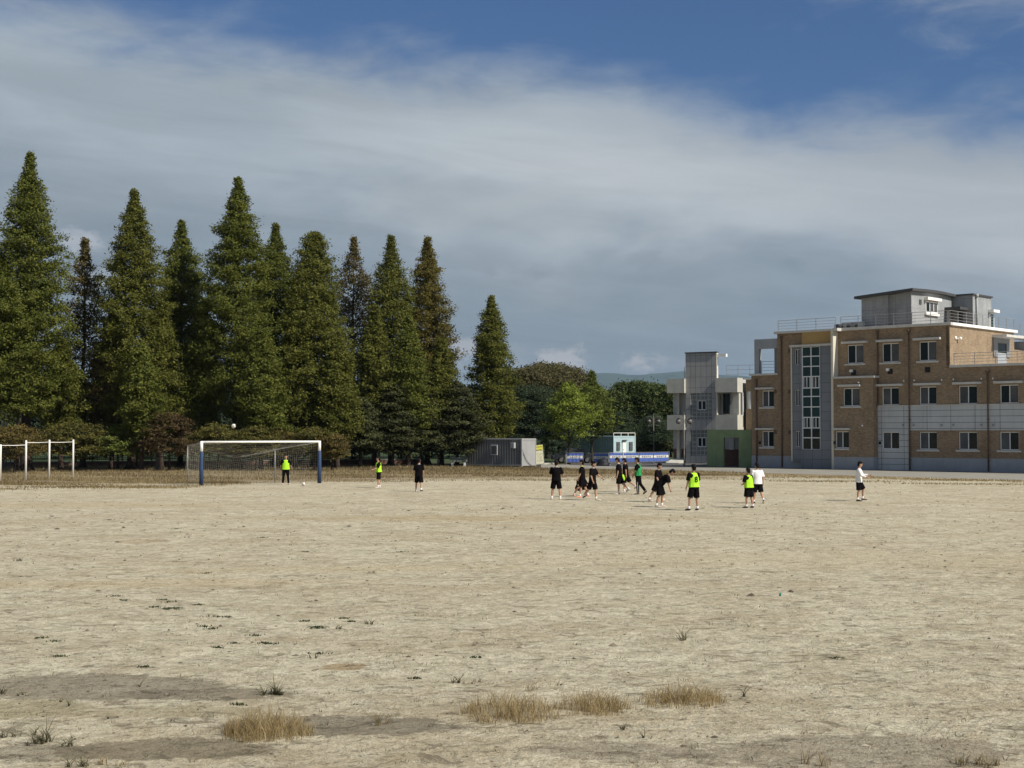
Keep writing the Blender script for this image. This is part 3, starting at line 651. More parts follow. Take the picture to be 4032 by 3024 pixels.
# roof railings
def railing(pts, z, h=0.95, rails=4, post=1.6, r=0.022, name='railing'):
    m = MB()
    for (x0, y0), (x1, y1) in zip(pts, pts[1:]):
        Ln = math.hypot(x1-x0, y1-y0); n = max(1, round(Ln/post))
        for i in range(n+1):
            t = i/n; m.path([(x0+(x1-x0)*t, y0+(y1-y0)*t, z), (x0+(x1-x0)*t, y0+(y1-y0)*t, z+h)], r*1.2, 5)
        for k in range(rails):
            zz = z+h*(1-k/rails)-0.01; m.path([(x0, y0, zz), (x1, y1, zz)], r if k == 0 else r*0.7, 5)
    return m.build(name, MT['rail'], bld)
railing([(s3+0.1, 0.0), (sFin0, 0.0)], Z3L+0.2)
railing([(sFin1+0.3, 0.0), (0.0, 0.0), (0.0, DEP)], Z3+0.2)
railing([(0.35, 0.0), (sEnd, 0.0)], Z2+0.2, 0.9)
railing([(sL+1.0, 0.1), (s3-0.05, 0.1)], Z2L+0.17, 1.05)
# rooftop room with curved roof
kx, kz = onf(3588, 1145, -1.5)
x0 = onf(3392, 1200, -1.5)[0]
yE, _ = ons(3746, 1200, kx); _, zE = ons(3746, 1168, kx)
zr0 = Z3-0.02
wl = MB()
wl.box(x0, kx-2.1, 1.5, yE, zr0, kz-0.15)
n = 14; ysr = np.linspace(1.5, yE, n)
def roofz(y): t = (y-1.5)/(yE-1.5); return kz+(zE-kz)*t**1.9*1.0-0.02+0.25*math.sin(math.pi*t)*0.4
b0 = len(wl.v)
for yy in ysr:
    for xx in (kx-2.1-0.35, kx):
        wl.v.append((xx, yy if xx > kx-1 else yy+0.35*(1 if yy < 2 else 0), zr0)); wl.v.append((xx, yy if xx > kx-1 else yy+0.35*(1 if yy < 2 else 0), roofz(yy)-0.03))
for i in range(n-1):
    a = b0+i*4; q = a+4
    wl.f += [(a+2, q+2, q+3, a+3), (a, a+1, q+1, q)]
wl.f.append((b0, b0+2, b0+3, b0+1)); e0 = b0+(n-1)*4; wl.f.append((e0, e0+1, e0+3, e0+2))
wl.build('penthouse_wall', MT['pent'], bld)
rf = MB(); xr0 = onf(3366, 1150, -1.2)[0]
b0 = 0
for i, yy in enumerate(ysr):
    y_ = yy-0.45 if i == 0 else (yy+0.3 if i == n-1 else yy)
    for xx in (xr0, kx+0.35):
        zz = roofz(yy)-(0.35 if xx == xr0 else 0); rf.v += [(xx, y_, zz-0.02), (xx, y_, zz+0.2)]
for i in range(n-1):
    a = i*4; q = a+4; rf.f += [(a,a+2,q+2,q),(a+1,q+1,q+3,a+3),(a,q,q+1,a+1),(a+2,a+3,q+3,q+2)]
rf.f += [(0,1,3,2), ((n-1)*4,(n-1)*4+2,(n-1)*4+3,(n-1)*4+1)]
rf.build('penthouse_roof', MT['roofdark'], bld)
# its window on the lit side
wy0, wz1 = ons(3642, 1184, kx+0.0); wy1, wz0 = ons(3690, 1236, kx)
m = MB(); m.box(kx, kx+0.06, wy0, wy1, wz0, wz1); pwn = m.build('window', MT['frame'], bld)
for k in range(3):
    a_ = wy0+(wy1-wy0)*(0.05+k*0.32); MB().box(kx+0.05, kx+0.075, a_, a_+(wy1-wy0)*0.26, wz0+0.12, wz1-0.12).build('pane', MT['pane_grey' if k else 'pane_dark'], pwn)
MB().box(kx, kx+0.35, wy0-0.15, wy1+0.2, wz1+0.06, wz1+0.3).build('hood', MT['white'], pwn)
MB().box(kx, kx+0.18, wy0-0.1, wy1+0.1, wz0-0.22, wz0-0.02).build('sill', MT['white'], pwn)
vy, vz = ons(3623, 1189, kx); MB().box(kx, kx+0.04, vy-0.2, vy+0.2, vz-0.2, vz+0.2).build('vent_opening', MT['roofdark'], bld)
# second rooftop volume
gx0, gz = onf(3747, 1160, -yE-0.35); gx1 = onf(3830, 1160, -yE-0.35)[0]
yG, _ = ons(3903, 1178, gx1); gh = onf(3830, 1162, -yE-0.35)[1]
MB().box(gx0-3, gx1, yE+0.35, yG, zr0-1.5, gh).build('penthouse_wall', MT['pent'], bld)
MB().box(gx0-3, gx1+0.12, yE+0.2, yG+0.1, gh+0.001, gh+0.14).build('penthouse_roof', MT['roofdark'], bld)
dw = onf(3752, 1222, -yE+0.5)
MB().box(kx+0.01, gx1-0.35, yE-1.3, yE+0.34, dw[1]-0.02, dw[1]+0.22).build('door_canopy', MT['roofdark'], bld)
MB().box(kx+0.15, kx+0.35, yE-1.2, yE-1.0, zr0, dw[1]-0.03).build('canopy_post', MT['metal_grey'], bld)
MB().box(kx+0.5, gx1-0.9, yE+0.3, yE+0.349, Z3, dw[1]-0.15).build('door', MT['roofdark'], bld)
yp, zp = ons(3842, 1170, gx1); MB().path([(gx1+0.1, yp, Z3), (gx1+0.1, yp, zp)], 0.08, 8).box(gx1, gx1+0.22, yp-0.13, yp+0.13, zp, zp+0.25).build('drainpipe', MT['metal_grey'], bld, True)
wy0, wz1 = ons(3893, 1233, gx1); m = MB().box(gx1, gx1+0.08, wy0, wy0+0.9, wz1-1.5, wz1); pw2 = m.build('window', MT['frame'], bld)
MB().box(gx1+0.07, gx1+0.1, wy0+0.15, wy0+0.75, wz1-1.35, wz1-0.1).build('pane', MT['pane_teal'], pw2)
MB().box(gx1, gx1+0.5, wy0-0.1, wy0+1.1, wz1+0.05, wz1+0.3).build('hood', MT['white'], pw2)
# rooms beyond the terrace at the right edge
yz, _ = ons(3980, 1400); MB().box(-0.3, 0.0, DEP+0.01, DEP+5.0, Z2, ons(4000, 1377)[1]).build('side_wall', MT['brick'], bld)
MB().box(-3, 0.9, DEP+2.2, DEP+9.0, Z2, ons(4000, 1340)[1]).build('rear_room_wall', MT['pent'], bld)
zz = ons(3990, 1327)[1]; MB().bar((-0.3, DEP+0.4, zz+0.05), (1.4, DEP+6.4, zz-0.25), 1.2, 0.22).build('rear_room_roof', MT['coping'], bld)
railing([(-0.1, DEP+1.5), (1.3, DEP+6.5)], zz+0.15, 1.1, 3, 1.0)
# open frame on the left roof
f0 = rect(c1, 767, 533, 953, 815, -0.2)
m = MB(); pw_ = c1(805, 700, -0.2)[0]-f0[0]; zt = f0[3]; zb_ = c1(800, 610, -0.2)[1]
for yy in (0.2, 3.4):
    m.box(f0[0], f0[0]+pw_, yy, yy+0.35, Z2L, zb_); m.box(f0[0], s3-0.002, yy, yy+0.35, zb_, zt)
m.box(f0[0], f0[0]+pw_*0.9, 0.551, 3.399, zb_+0.3, zt-0.002)
for k in range(5): m.box(f0[0]+pw_, s3-0.003, 0.75+k*0.55, 0.95+k*0.55, zb_+0.2, zb_+0.45)
m.build('pergola_frame', MT['plinth'], bld)
# air conditioning units standing on the roof
acp = None
for i, x in enumerate((1450, 1487, 1545, 1612)):
    s, z = c1(x, 442, -0.9); wI = (0.32, 0.38, 0.95, 0.9)[i]
    u = thing('air_conditioner', Bm @ Vector((s, 0.9, Z3)), ['small dark rooftop air conditioner beside the white fin cap','narrow grey air conditioner next to the dark one on the roof','wide grey rooftop unit in the middle of the row','wide grey unit touching the rooftop room'][i], 'air conditioner', 'air conditioners in a row on the roof', BR)
    MB().box(-wI/1.5, wI/1.5, -0.2, 0.2, 0.15, 0.62+0.08*(i > 1)).build('casing', MT['metal_grey' if i else 'pipe'], u, bevel=0.02)
    MB().box(-wI/1.6, -wI/1.9, -0.15, 0.15, 0, 0.15).box(wI/1.9, wI/1.6, -0.15, 0.15, 0, 0.15).build('feet', MT['rail'], u)
    MB().path([(0, -0.2, 0.4), (0, -0.215, 0.4)], 0.17, 16).build('fan_grille', MT['roofdark'], u)

# ------------------------------------------------------------------ concrete block with balconies
K5 = 340/1175
A0 = Vector((18.74, 141.0, 0)); AR = R(-30)
Bm0 = Bm.copy(); Bm = Matrix.Translation(A0) @ Matrix.Rotation(AR, 4, 'Z'); Bi = Bm.inverted(); AD = 0.0
def c5(x, y, d): return onf(2640+x*K5, 1380+y*K5, d)
ann = thing('concrete_building', A0, 'two storey grey concrete block with stair tower and open balconies', 'building', rz=AR)
def ab(mb, name, mat, par=None, **k): return mb.build(name, MT[mat], par or ann, **k)
sLx = c5(1105, 1300, -1.4)[0]
T0 = c5(208, 900, -AD)[0]; T1 = c5(630, 900, -AD)[0]; zT = c5(420, 36, -AD)[1]
gb2 = rect(c5, 275, 583, 560, 932, -AD); gb1 = rect(c5, 275, 1085, 560, 1435, -AD)
ab(wall(T0, T1, 0, zT, -AD, [gb2, gb1], back=0.4), 'tower_wall', 'stone')
ab(MB().box(T0-0.05, T1+0.05, AD-0.08, AD+0.45, zT+0.001, zT+0.12), 'tower_roof', 'roofdark')
zRf = c5(100, 388, -AD)[1]
ab(MB().box(T0+0.01, T1-0.01, AD+0.41, AD+3.2, 0, zRf-0.2), 'tower_body', 'concrete')
ab(MB().box(T1+0.001, T1+0.02, AD+0.01, AD+0.39, zRf, zT-0.01), 'tower_cheek', 'fin')
ab(MB().box(T1+0.021, T1+0.95, AD+0.1, AD+0.5, zT-0.42, zT-0.12), 'tower_canopy', 'white')
for h in (gb2, gb1):
    wy = (0.25, 0.34, 0.73, 0.72) if h is gb2 else (0.25, 0.33, 0.73, 0.72)
    W_, H_ = h[2]-h[0], h[3]-h[1]
    wh = (h[0]+W_*0.29, h[1]+H_*0.34, h[0]+W_*0.73, h[1]+H_*0.73)
    pnl = ab(wall(h[0], h[2], h[1], h[3], -AD-0.10, [wh], rev=0.02, back=0.05), 'glass_block_panel', 'block')
    f = window(ann, (wh[0], wh[1], wh[2], wh[3]), -0.06, 'r', fr=0.10, mats=('pane_dark','pane_dark'))
# balcony storeys: roof beam and parapet, left and right of the tower
Lf = onf(2626, 1520, -AD+0.35)[0]; Rt = c5(910, 480, -AD+0.35)[0]
zs = [c5(100, 388, -AD)[1], c5(100, 580, -AD)[1], c5(100, 880, -AD)[1], c5(100, 1080, -AD)[1]]
yb = AD+1.1
for (a, b) in ((Lf, T0-0.003), (T1+0.003, Rt)):
    ya = AD-0.35
    ab(MB().box(a, b, ya, yb, zs[1], zs[0]), 'roof_parapet', 'concrete')
    ab(MB().box(a, b, ya, ya+0.22, zs[3], zs[2]), 'balcony_parapet', 'concrete')
    ab(MB().box(b-0.2 if b == Rt else a, b if b == Rt else a+0.2, ya+0.221, yb, zs[3]+0.001, zs[2]-0.002), 'balcony_cheek', 'concrete')
    ab(MB().box(a+0.02, b-0.02, ya+0.23, yb+0.3, zs[3]+0.003, zs[3]+0.25), 'balcony_floor', 'concrete_grey')
    for z0, z1, in ((0.12, zs[3]), (zs[3]+0.25, zs[1])):
        dz = z0+1.15 if z0 > 1 else z0+1.3
        ab(MB().box(a+0.03, b-0.03, yb+0.02, yb+0.3, z0, dz), 'rear_wall_dado', 'dado')
        ab(MB().box(a+0.03, b-0.03, yb+0.025, yb+0.305, dz+0.001, z1), 'rear_wall', 'concrete_grey')
    cx = (a+0.75, a+1.05) if b != Rt else (b-0.75, b-0.1)
    ab(MB().box(cx[0], cx[1], AD+0.3, AD+0.75, 0, zs[3]-0.002), 'column', 'concrete')
    ab(MB().box(cx[0], cx[1], AD+0.3, AD+0.75, zs[2], zs[1]-0.002), 'column', 'concrete')
ab(MB().box(T1+0.35, T1+0.95, AD+0.8, AD+1.09, zs[2]+0.1, zs[1]-0.1), 'window', 'pane_dark')
ab(MB().box(T1+0.02, T1+0.14, AD-0.2, AD+0.0, zs[2], zs[1]-0.002), 'white_post', 'fin')
ab(MB().box(Lf+0.3, Rt-0.3, yb+0.31, yb+10, 0, zs[0]-0.1), 'body', 'concrete_grey')
# brick link between the block and the school
l0, l1 = Rt-0.05, sLx+1.0
ab(MB().box(l0+0.3, l1+2, AD+1.3, AD+6, zs[3]-0.5, zs[2]+0.55), 'link_wall', 'brick')
ab(MB().box(l0+0.3, l1+2, AD+1.3, AD+6, zs[1]+0.15, zs[0]-0.15), 'link_wall', 'brick')
ab(MB().box(l0+0.3, l1+2, AD+1.5, AD+6, zs[2]+0.551, zs[1]+0.149), 'link_window', 'concrete')
ab(MB().box(l0+0.2, l1+2, AD+1.2, AD+6, zs[0]-0.149, zs[0]-0.02), 'link_coping', 'coping')
wx = c5(1075, 700, -AD-1.4)[0]; ab(MB().box(wx-0.1, wx+0.1, AD+1.38, AD+1.52, zs[2]+0.6, zs[1]+0.1), 'white_post', 'frame')
# green entrance wall
GD = -12.3
g0 = c5(498, 1300, -GD)[0]; g1 = c5(1102, 1300, -GD)[0]; zg = c5(700, 1078, -GD)[1]
dh = rect(c5, 722, 1187, 930, 1580, -GD); dh = (dh[0], 0.0, dh[2], dh[3])
ab(wall(g0, g1, 0, zg, -GD, [dh], rev=0.25, back=0.35), 'entrance_wall', 'green')
ab(MB().box(g0+0.02, g1, GD+0.36, AD-0.4, zg-0.25, zg-0.02), 'entrance_roof', 'concrete_grey')
ab(MB().box(dh[0]-2, g1, GD+5.0, GD+5.3, 1.5, zg-0.26), 'entrance_rear_wall', 'concrete_grey')
ab(MB().box(dh[0]-2, g1, GD+4.98, GD+5.29, 0, 1.499), 'entrance_dado', 'dado')
q = c5(832, 1270, -GD-4.9); ab(MB().box(q[0]-0.22, q[0]+0.22, GD+4.90, GD+4.97, q[1]-0.55, q[1]+0.5), 'notice', 'frame')
# ramp at the left foot
rp = MB(); x1r = Lf+0.2
rp.quadbox([(x1r, AD-1.6, 0),(T0-0.1, AD-1.6, 0),(T0-0.1, AD+1.7, 0),(x1r, AD+1.7, 0),(x1r, AD-1.6, 0.05),(T0-0.1, AD-1.6, 0.05),(T0-0.1, AD+1.7, 0.6),(x1r, AD+1.7, 0.6)])
ab(rp, 'ramp', 'concrete')
# railings on its roof
def arail(pts, z, h=1.1, rails=4, mat='rail'):
    m = MB()
    for (xa, ya), (xb, yb_) in zip(pts, pts[1:]):
        n = max(1, round(math.hypot(xb-xa, yb_-ya)/1.4))
        for i in range(n+1):
            t = i/n; m.path([(xa+(xb-xa)*t, ya+(yb_-ya)*t, z), (xa+(xb-xa)*t, ya+(yb_-ya)*t, z+h)], 0.028, 5)
        for k in range(rails): m.path([(xa, ya, z+h*(1-k/rails)), (xb, yb_, z+h*(1-k/rails))], 0.02, 5)
    ab(m, 'railing', mat)
arail([(Lf+1.5, AD+0.6), (T0, AD+0.6)], zs[0], 1.15); arail([(T1+0.4, AD+1.6), (sLx+1, AD+1.6)], zs[0], 1.3, 3)
# ------------------------------------------------------------------ trees
LM = dict(
 green=leaf_mat('conifer_green', (0.066,0.078,0.012), (0.120,0.138,0.025), (0.200,0.216,0.048), 0.35),
 olive=leaf_mat('conifer_olive', (0.070,0.076,0.013), (0.125,0.135,0.026), (0.20,0.205,0.05), 0.35),
 brown=leaf_mat('conifer_brown', (0.075,0.062,0.022), (0.135,0.108,0.038), (0.20,0.165,0.065), 0.35),
 rust=leaf_mat('conifer_rust', (0.078,0.066,0.016), (0.145,0.122,0.030), (0.22,0.19,0.055), 0.35),
 dark=leaf_mat('dark_conifer', (0.030,0.034,0.012), (0.055,0.060,0.022), (0.10,0.105,0.042), 0.1),
 pine=leaf_mat('pine_needles', (0.022,0.036,0.018), (0.042,0.062,0.030), (0.075,0.10,0.05), 0.1),
 ginkgo=leaf_mat('ginkgo_leaves', (0.09,0.125,0.018), (0.185,0.235,0.034), (0.34,0.39,0.075), 0.3),
 ginkgo_deep=leaf_mat('ginkgo_leaves_deep', (0.06,0.082,0.016), (0.12,0.15,0.028), (0.22,0.255,0.055), 0.3),
 zelkova=leaf_mat('zelkova_leaves', (0.055,0.052,0.022), (0.10,0.092,0.038), (0.16,0.14,0.065), 0.2),
 hedge=leaf_mat('broadleaf_green', (0.035,0.052,0.016), (0.075,0.10,0.030), (0.15,0.18,0.065), 0.25),
 maple_g=leaf_mat('maple_green', (0.055,0.075,0.018), (0.11,0.135,0.03), (0.19,0.21,0.05), 0.25),
 maple_o=leaf_mat('maple_orange', (0.058,0.050,0.017), (0.115,0.092,0.028), (0.19,0.14,0.045), 0.25),
 maple_r=leaf_mat('maple_red', (0.045,0.032,0.016), (0.08,0.055,0.025), (0.125,0.088,0.038), 0.25),
 maple_y=leaf_mat('maple_olive', (0.055,0.055,0.015), (0.105,0.10,0.026), (0.18,0.16,0.042), 0.25),
 teal=leaf_mat('blue_green_leaves', (0.030,0.046,0.030), (0.055,0.078,0.050), (0.09,0.12,0.075), 0.2),
)
def leaf_cards(name, c, size, tint, mat, parent, up=0.35, aspect=0.55):
    """c (N,3) centres; each leaf clump is a small pointed card of random orientation"""
    n = len(c)
    d = rng.normal(size=(n,3)); d[:,2] *= 0.7; d /= np.linalg.norm(d, axis=1)[:,None]
    rad = c.copy(); rad[:,2] = 0; rad /= np.linalg.norm(rad, axis=1)[:,None]+1e-6
    nr = rng.normal(size=(n,3))*0.62+rad*0.75; nr[:,2] += up+0.25; nr -= (nr*d).sum(1)[:,None]*d; nr /= np.linalg.norm(nr, axis=1)[:,None]
    s = np.cross(nr, d); L_ = size*rng.uniform(0.7, 1.35, n); W = L_*aspect*rng.uniform(0.7,1.2,n)
    V = np.stack([c-d*L_[:,None]*0.5, c+s*W[:,None]*0.5-d*L_[:,None]*0.05, c+d*L_[:,None]*0.5, c-s*W[:,None]*0.5+d*L_[:,None]*0.08], 1).reshape(-1,3)
    Fc = np.arange(n*4).reshape(-1,4)
    return np_mesh(name, V, Fc, 4, mat, parent, attr=np.clip(tint, 0, 1))
def crown_points(H, z0, prof, nb, tilt, droop, clus, per, sig, flat=0.6, inner=0.3, holes=0.0):
    """branches spiral up the trunk; sprays sit along each of them"""
    pts, tint, br = [], [], []
    ph = rng.uniform(0, 6.28)
    gap_a = rng.uniform(0, 6.28, 5); gap_z = rng.uniform(0.2, 0.9, 5)
    for i in range(nb):
        t = (i+rng.uniform(-.5,.5))/nb; t = min(max(t, 0), 1)
        t = t**0.85
        z = z0+(H-z0)*t
        a = ph+i*2.39996+rng.normal()*0.3
        r = float(np.interp(t, [p[0] for p in prof], [p[1] for p in prof]))*rng.choice([rng.uniform(0.82,1.14), rng.uniform(0.6,1.0)])
        lump = 1+0.13*math.sin(a*2+z*0.6+ph)+0.09*math.sin(a*3-z*1.1)+0.04*math.sin(z*2.6+ph*3)+0.03*math.sin(z*5.1+a)
        r = max(0.12, r*lump)
        if holes and rng.random() < holes and t < 0.9: continue
        dirh = np.array([math.cos(a), math.sin(a), 0.0]); up = math.tan(tilt*(1-0.3*t)+rng.normal()*0.12)
        bt = rng.uniform(0.15, 0.85)
        base_t = bt
        nC = max(2, int(clus*r+1.2))
        u = np.sqrt(rng.uniform(inner**2, 1, nC)); u[0] = 1.0
        for q in u:
            side = rng.normal()*0.20*r*q
            c = dirh*r*q+np.array([-dirh[1], dirh[0], 0])*side
            zz = z+r*q*up-droop*r*q*q-abs(side)*0.2
            zz = min(zz, H-0.15-0.13*(r*q)**1.5+rng.uniform(-.35,.15)*(1+0.5*r*q)); sg = sig*(0.45+0.55*min(1, r/1.2))
            k = max(3, int(per*rng.uniform(0.6, 1.4)))
            p = rng.normal(size=(k,3))*np.array([sg, sg, sg*flat])*rng.uniform(0.7,1.2)
            pts.append(p+np.array([c[0], c[1], zz])); tint.append(np.clip(base_t*0.6+rng.uniform(0,0.4)+rng.normal(size=k)*0.14, 0, 1))
        br.append((z, dirh, r, up, droop))
    return np.concatenate(pts), np.concatenate(tint), br
def trunk_mesh(H, r0, br, parent, mat='bark', lean=0.0, nbr=40, flare=1.5):
    m = MB(); n = 9
    pts = [(lean*H*0.1*(i/n)**2+rng.normal()*0.02*H*0.1, rng.normal()*0.02*H*0.1, H*(i/n)) for i in range(n+1)]
    pts[0] = (0,0,-0.05); rad = [r0*(1-0.93*(i/n)) for i in range(n+1)]; rad[0] = r0*flare
    pts.insert(1, (0,0,0.45)); rad.insert(1, r0*1.02)
    m.path(pts, rad, 9)
    st = max(1, len(br)//nbr)
    for z, d, r, up, dr in br[::st]:
        a = np.array([0,0,z]); q = []
        for t in (0, .35, .7, .95): q.append((d[0]*r*t, d[1]*r*t, min(z-0.1+r*t*up-dr*r*t*t, H-0.3-0.16*(r*t)**1.5)))
        rb = min(r0*0.28, 0.02+0.012*r+0.01)
        m.path(q, [rb, rb*0.75, rb*0.5, rb*0.2], 5)
    return m.build('trunk', MT[mat], parent, True)
def tree(name, px, py_top, Y, label, cat='tree', group=None, hw=100, z0=2.0, prof=None, mat='green', nb=260, tilt=0.45, droop=0.12, clus=2.2, per=15, size=0.20,
         sig=0.26, flat=0.7, holes=0.0, r0=0.35, bark='bark', inner=0.3, lean=0, up=0.35, dx=0, aspect=0.55, flare=1.5):
    top = P(px, py_top, Y); H = top.z; Rm = hw*Y/5600
    t = thing(name, (top.x, Y, 0), label, cat, group)
    prof = [(a, b*Rm) for a, b in (prof or [(0,.75),(.12,1),(.35,.92),(.6,.62),(.8,.36),(.93,.15),(1,.03)])]
    p, ti, br = crown_points(H, z0, prof, nb, tilt, droop, clus, per, sig, flat, inner, holes)
    leaf_cards('crown', p, size, ti, LM[mat], t, up, aspect)
    trunk_mesh(H*0.97, r0, br, t, bark, lean, flare=flare)
    return t
PC = [(0,.80),(.08,.95),(.22,1),(.45,.86),(.62,.66),(.78,.43),(.88,.23),(.94,.09),(1,.02)]       # tall cone
PN = [(0,.85),(.15,1),(.4,.95),(.58,.80),(.70,.64),(.82,.36),(.91,.13),(1,.02)]
PR = [(0,.7),(.2,1),(.45,.92),(.65,.72),(.8,.52),(.92,.30),(.98,.16),(1,.08)]                 # rounder top
GC = 'tall conical conifers in the row along the left side of the field'
row_spec = [
 # px, top, Y, halfwidth, z0, prof, mat, holes, label
 (118,600,113,172,3.6,PC,'green',0,'tallest dark green conifer of the row at the left, with a narrow crooked tip'),
 (-25,960,112,160,5.0,PC,'green',0,'green conifer cut by the left edge of the picture'),
 (335,938,120,108,3.2,PN,'brown',.25,'thin brown conifer with sparse see-through crown between two tall green ones'),
 (530,745,117,148,3.6,PC,'olive',0,'broad green conifer with a brownish knobbly tip, right of the thin brown conifer'),
 (716,868,124,130,3.2,PN,'green',.04,'slender light green conifer between two broader ones, above the maroon tree'),
 (938,695,119,160,3.6,PC,'green',0,'second tallest conifer, bright green with needle tip, behind the goal'),
 (1086,880,128,130,3.2,PN,'green',.04,'slender grey-green conifer close behind the right of the goal'),
 (1240,910,123,132,3.0,PR,'olive',0,'green conifer with a rounded top right of the goal'),
 (1393,930,136,122,3.0,PN,'brown',.2,'sparse brownish conifer with ragged shoulders'),
 (1540,925,132,112,3.0,PN,'olive',.06,'narrow conifer with a thin finger-like tip, second from the end of the close row'),
 (1684,932,137,120,2.6,PC,'rust',.03,'faintly brown tinged conifer closing the tight part of the row'),
 (1935,1165,133,98,1.4,PC,'olive',.04,'shorter green conifer standing alone by the grey container'),
]
for px, ty, Y, hw, z0, pf, mt, ho, lb in row_spec:
    nb = int(430*(0.6+0.4*hw/150)); hw = hw*1.02
    tree('conifer', px, ty, Y, lb, 'conifer', GC, hw=hw, z0=z0, prof=pf, mat=mt, nb=nb, holes=ho, per=25 if ho < .1 else 17, clus=3.3 if ho < .1 else 2.6, inner=0.2, size=0.19 if ho < .1 else 0.185, sig=0.24, tilt=0.6, r0=0.42 if hw > 140 else 0.26, bark='bark_red', flare=1.9)
PL_ = [(0,.7),(.15,1),(.4,.9),(.65,.62),(.85,.3),(1,.05)]
low_spec = [
 (75,1290,112,115,4.3,'green','lower bushy green conifer before the tallest one'),
 (445,1230,118,105,2.4,'brown','lower brown conifer filling the gap left of the broad green one'),
 (245,1330,116,95,2.6,'olive','lower olive conifer beside the tallest one'),
 (560,1350,113,85,2.4,'green','lowest green conifer in front of the broad knobbly one'),
 (1030,1300,116,100,2.2,'green','lower green conifer right in front of the second tallest'),
 (1330,1330,121,95,2.0,'olive','lower golden conifer right of the round topped one'),
 (1740,1330,130,85,1.8,'olive','lower olive conifer at the right end of the tight row'),
 (640,1180,118,90,2.4,'olive','lower olive conifer against the broad green one'),
 (800,1180,120,95,2.4,'green','lower green conifer just left of the second tallest'),
 (1165,1090,121,95,2.4,'olive','yellow-green pointed conifer in front of the slender grey-green one'),
 (1475,1200,127,95,1.8,'olive','golden green conifer in front of the sparse brownish one'),
 (1610,1240,127,90,1.8,'green','lower pointed green conifer in front of the narrow one'),
]
for px, ty, Y, hw, z0, mt, lb in low_spec:
    tree('conifer', px, ty, Y, lb, 'conifer', 'lower conifers in front of the tall row', hw=hw, z0=z0, prof=PL_, mat=mt, nb=280, per=20, clus=3.2, inner=0.2, size=0.21, sig=0.24, tilt=0.5, r0=0.2, bark='bark_red')
# dark layered evergreens left of the grey container
for px, ty, Y, hw, z0, lb in [(1420,1560,124,95,1.6,'dark layered evergreen right of the goal under the tall row'),
                              (1545,1500,126,105,1.3,'dark layered evergreen left of the stone bench'),
                              (1660,1480,129,115,1.2,'broad dark layered evergreen behind the stone bench'),
                              (1800,1500,129,118,1.2,'dark layered evergreen overlapping the left end of the grey container'),
                              (1870,1560,136,90,1.5,'small dark evergreen above the grey container roof')]:
    tree('evergreen_tree', px, ty, Y, lb, 'evergreen', 'dark layered evergreens', hw=hw, z0=z0, prof=[(0,.9),(.2,1),(.5,.9),(.75,.6),(.92,.3),(1,.08)], mat='dark',
         nb=150, tilt=0.12, droop=0.15, clus=3.2, per=26, size=0.19, sig=0.27, flat=0.32, r0=0.18, up=1.2)
# pine, zelkova, ginkgos, hedge trees
tree('pine_tree', 2100, 1515, 146, 'dark blue-green pine behind the grey container end', 'pine', hw=125, z0=2.4, prof=[(0,.85),(.3,1),(.6,.9),(.85,.6),(1,.2)], mat='pine', nb=120, tilt=0.15, droop=0.1, clus=3.2, per=26, size=0.2, sig=0.36, flat=0.4, r0=0.22, up=1.0, aspect=.35)
tree('pine_tree', 2200, 1620, 150, 'low dark pine left of the bright ginkgo', 'pine', hw=90, z0=0.8, prof=[(0,.9),(.3,1),(.7,.8),(1,.3)], mat='pine', nb=90, tilt=0.1, droop=0.1, clus=3.2, per=24, size=0.2, sig=0.34, flat=0.4, r0=0.18, up=1.0, aspect=.35)
tree('zelkova_tree', 2155, 1432, 166, 'wide brown-green zelkova rising behind the ginkgos', 'zelkova', hw=190, z0=3.0, prof=[(0,.8),(.3,1),(.55,.98),(.75,.82),(.9,.55),(1,.25)], mat='zelkova', nb=300, tilt=0.5, droop=0.1, clus=2.2, per=20, size=0.24, sig=0.36, flat=0.6, r0=0.3, inner=.6)
GK = [(0,.75),(.12,1),(.35,.95),(.6,.62),(.8,.34),(.93,.13),(1,.04)]
tree('ginkgo_tree', 2240, 1500, 137, 'bright yellow-green ginkgo over the first blue banner', 'ginkgo', 'pair of bright ginkgos', hw=112, z0=1.75, prof=GK, mat='ginkgo', nb=170, tilt=0.62, droop=0.1, clus=2.4, per=16, size=0.19, sig=0.2, flat=0.6, r0=0.13)
tree('ginkgo_tree', 2330, 1458, 142, 'taller ginkgo with a lone leader, left of the blue container', 'ginkgo', 'pair of bright ginkgos', hw=95, z0=1.85, prof=[(0,.75),(.12,1),(.4,.95),(.6,.72),(.74,.35),(.85,.14),(1,.04)], mat='ginkgo_deep', nb=190, tilt=0.6, droop=0.08, clus=2.4, per=15, size=0.19, sig=0.2, flat=0.6, r0=0.13)
OV = [(0,.75),(.2,1),(.5,1),(.75,.8),(.92,.5),(1,.2)]
for px, ty, hw, lb in [(2400,1545,75,'round green tree behind the ginkgo, leftmost of the far green bank'),(2458,1512,55,'tall upright green tree in the far bank'),(2512,1508,60,'upright green tree, middle of the far bank'),
                       (2565,1518,60,'green tree of the far bank with pale lit leaves'),(2618,1525,60,'green tree of the far bank beside the concrete block'),(2668,1545,60,'green tree partly behind the left balcony')]:
    tree('broadleaf_tree', px, ty, 190, lb, 'broadleaf tree', 'green trees in the far bank', hw=hw, z0=1.0, prof=OV, mat='hedge', nb=230, tilt=0.8, droop=0.05, clus=3.2, per=20, size=0.30, sig=0.34, flat=0.9, r0=0.16, inner=.5)
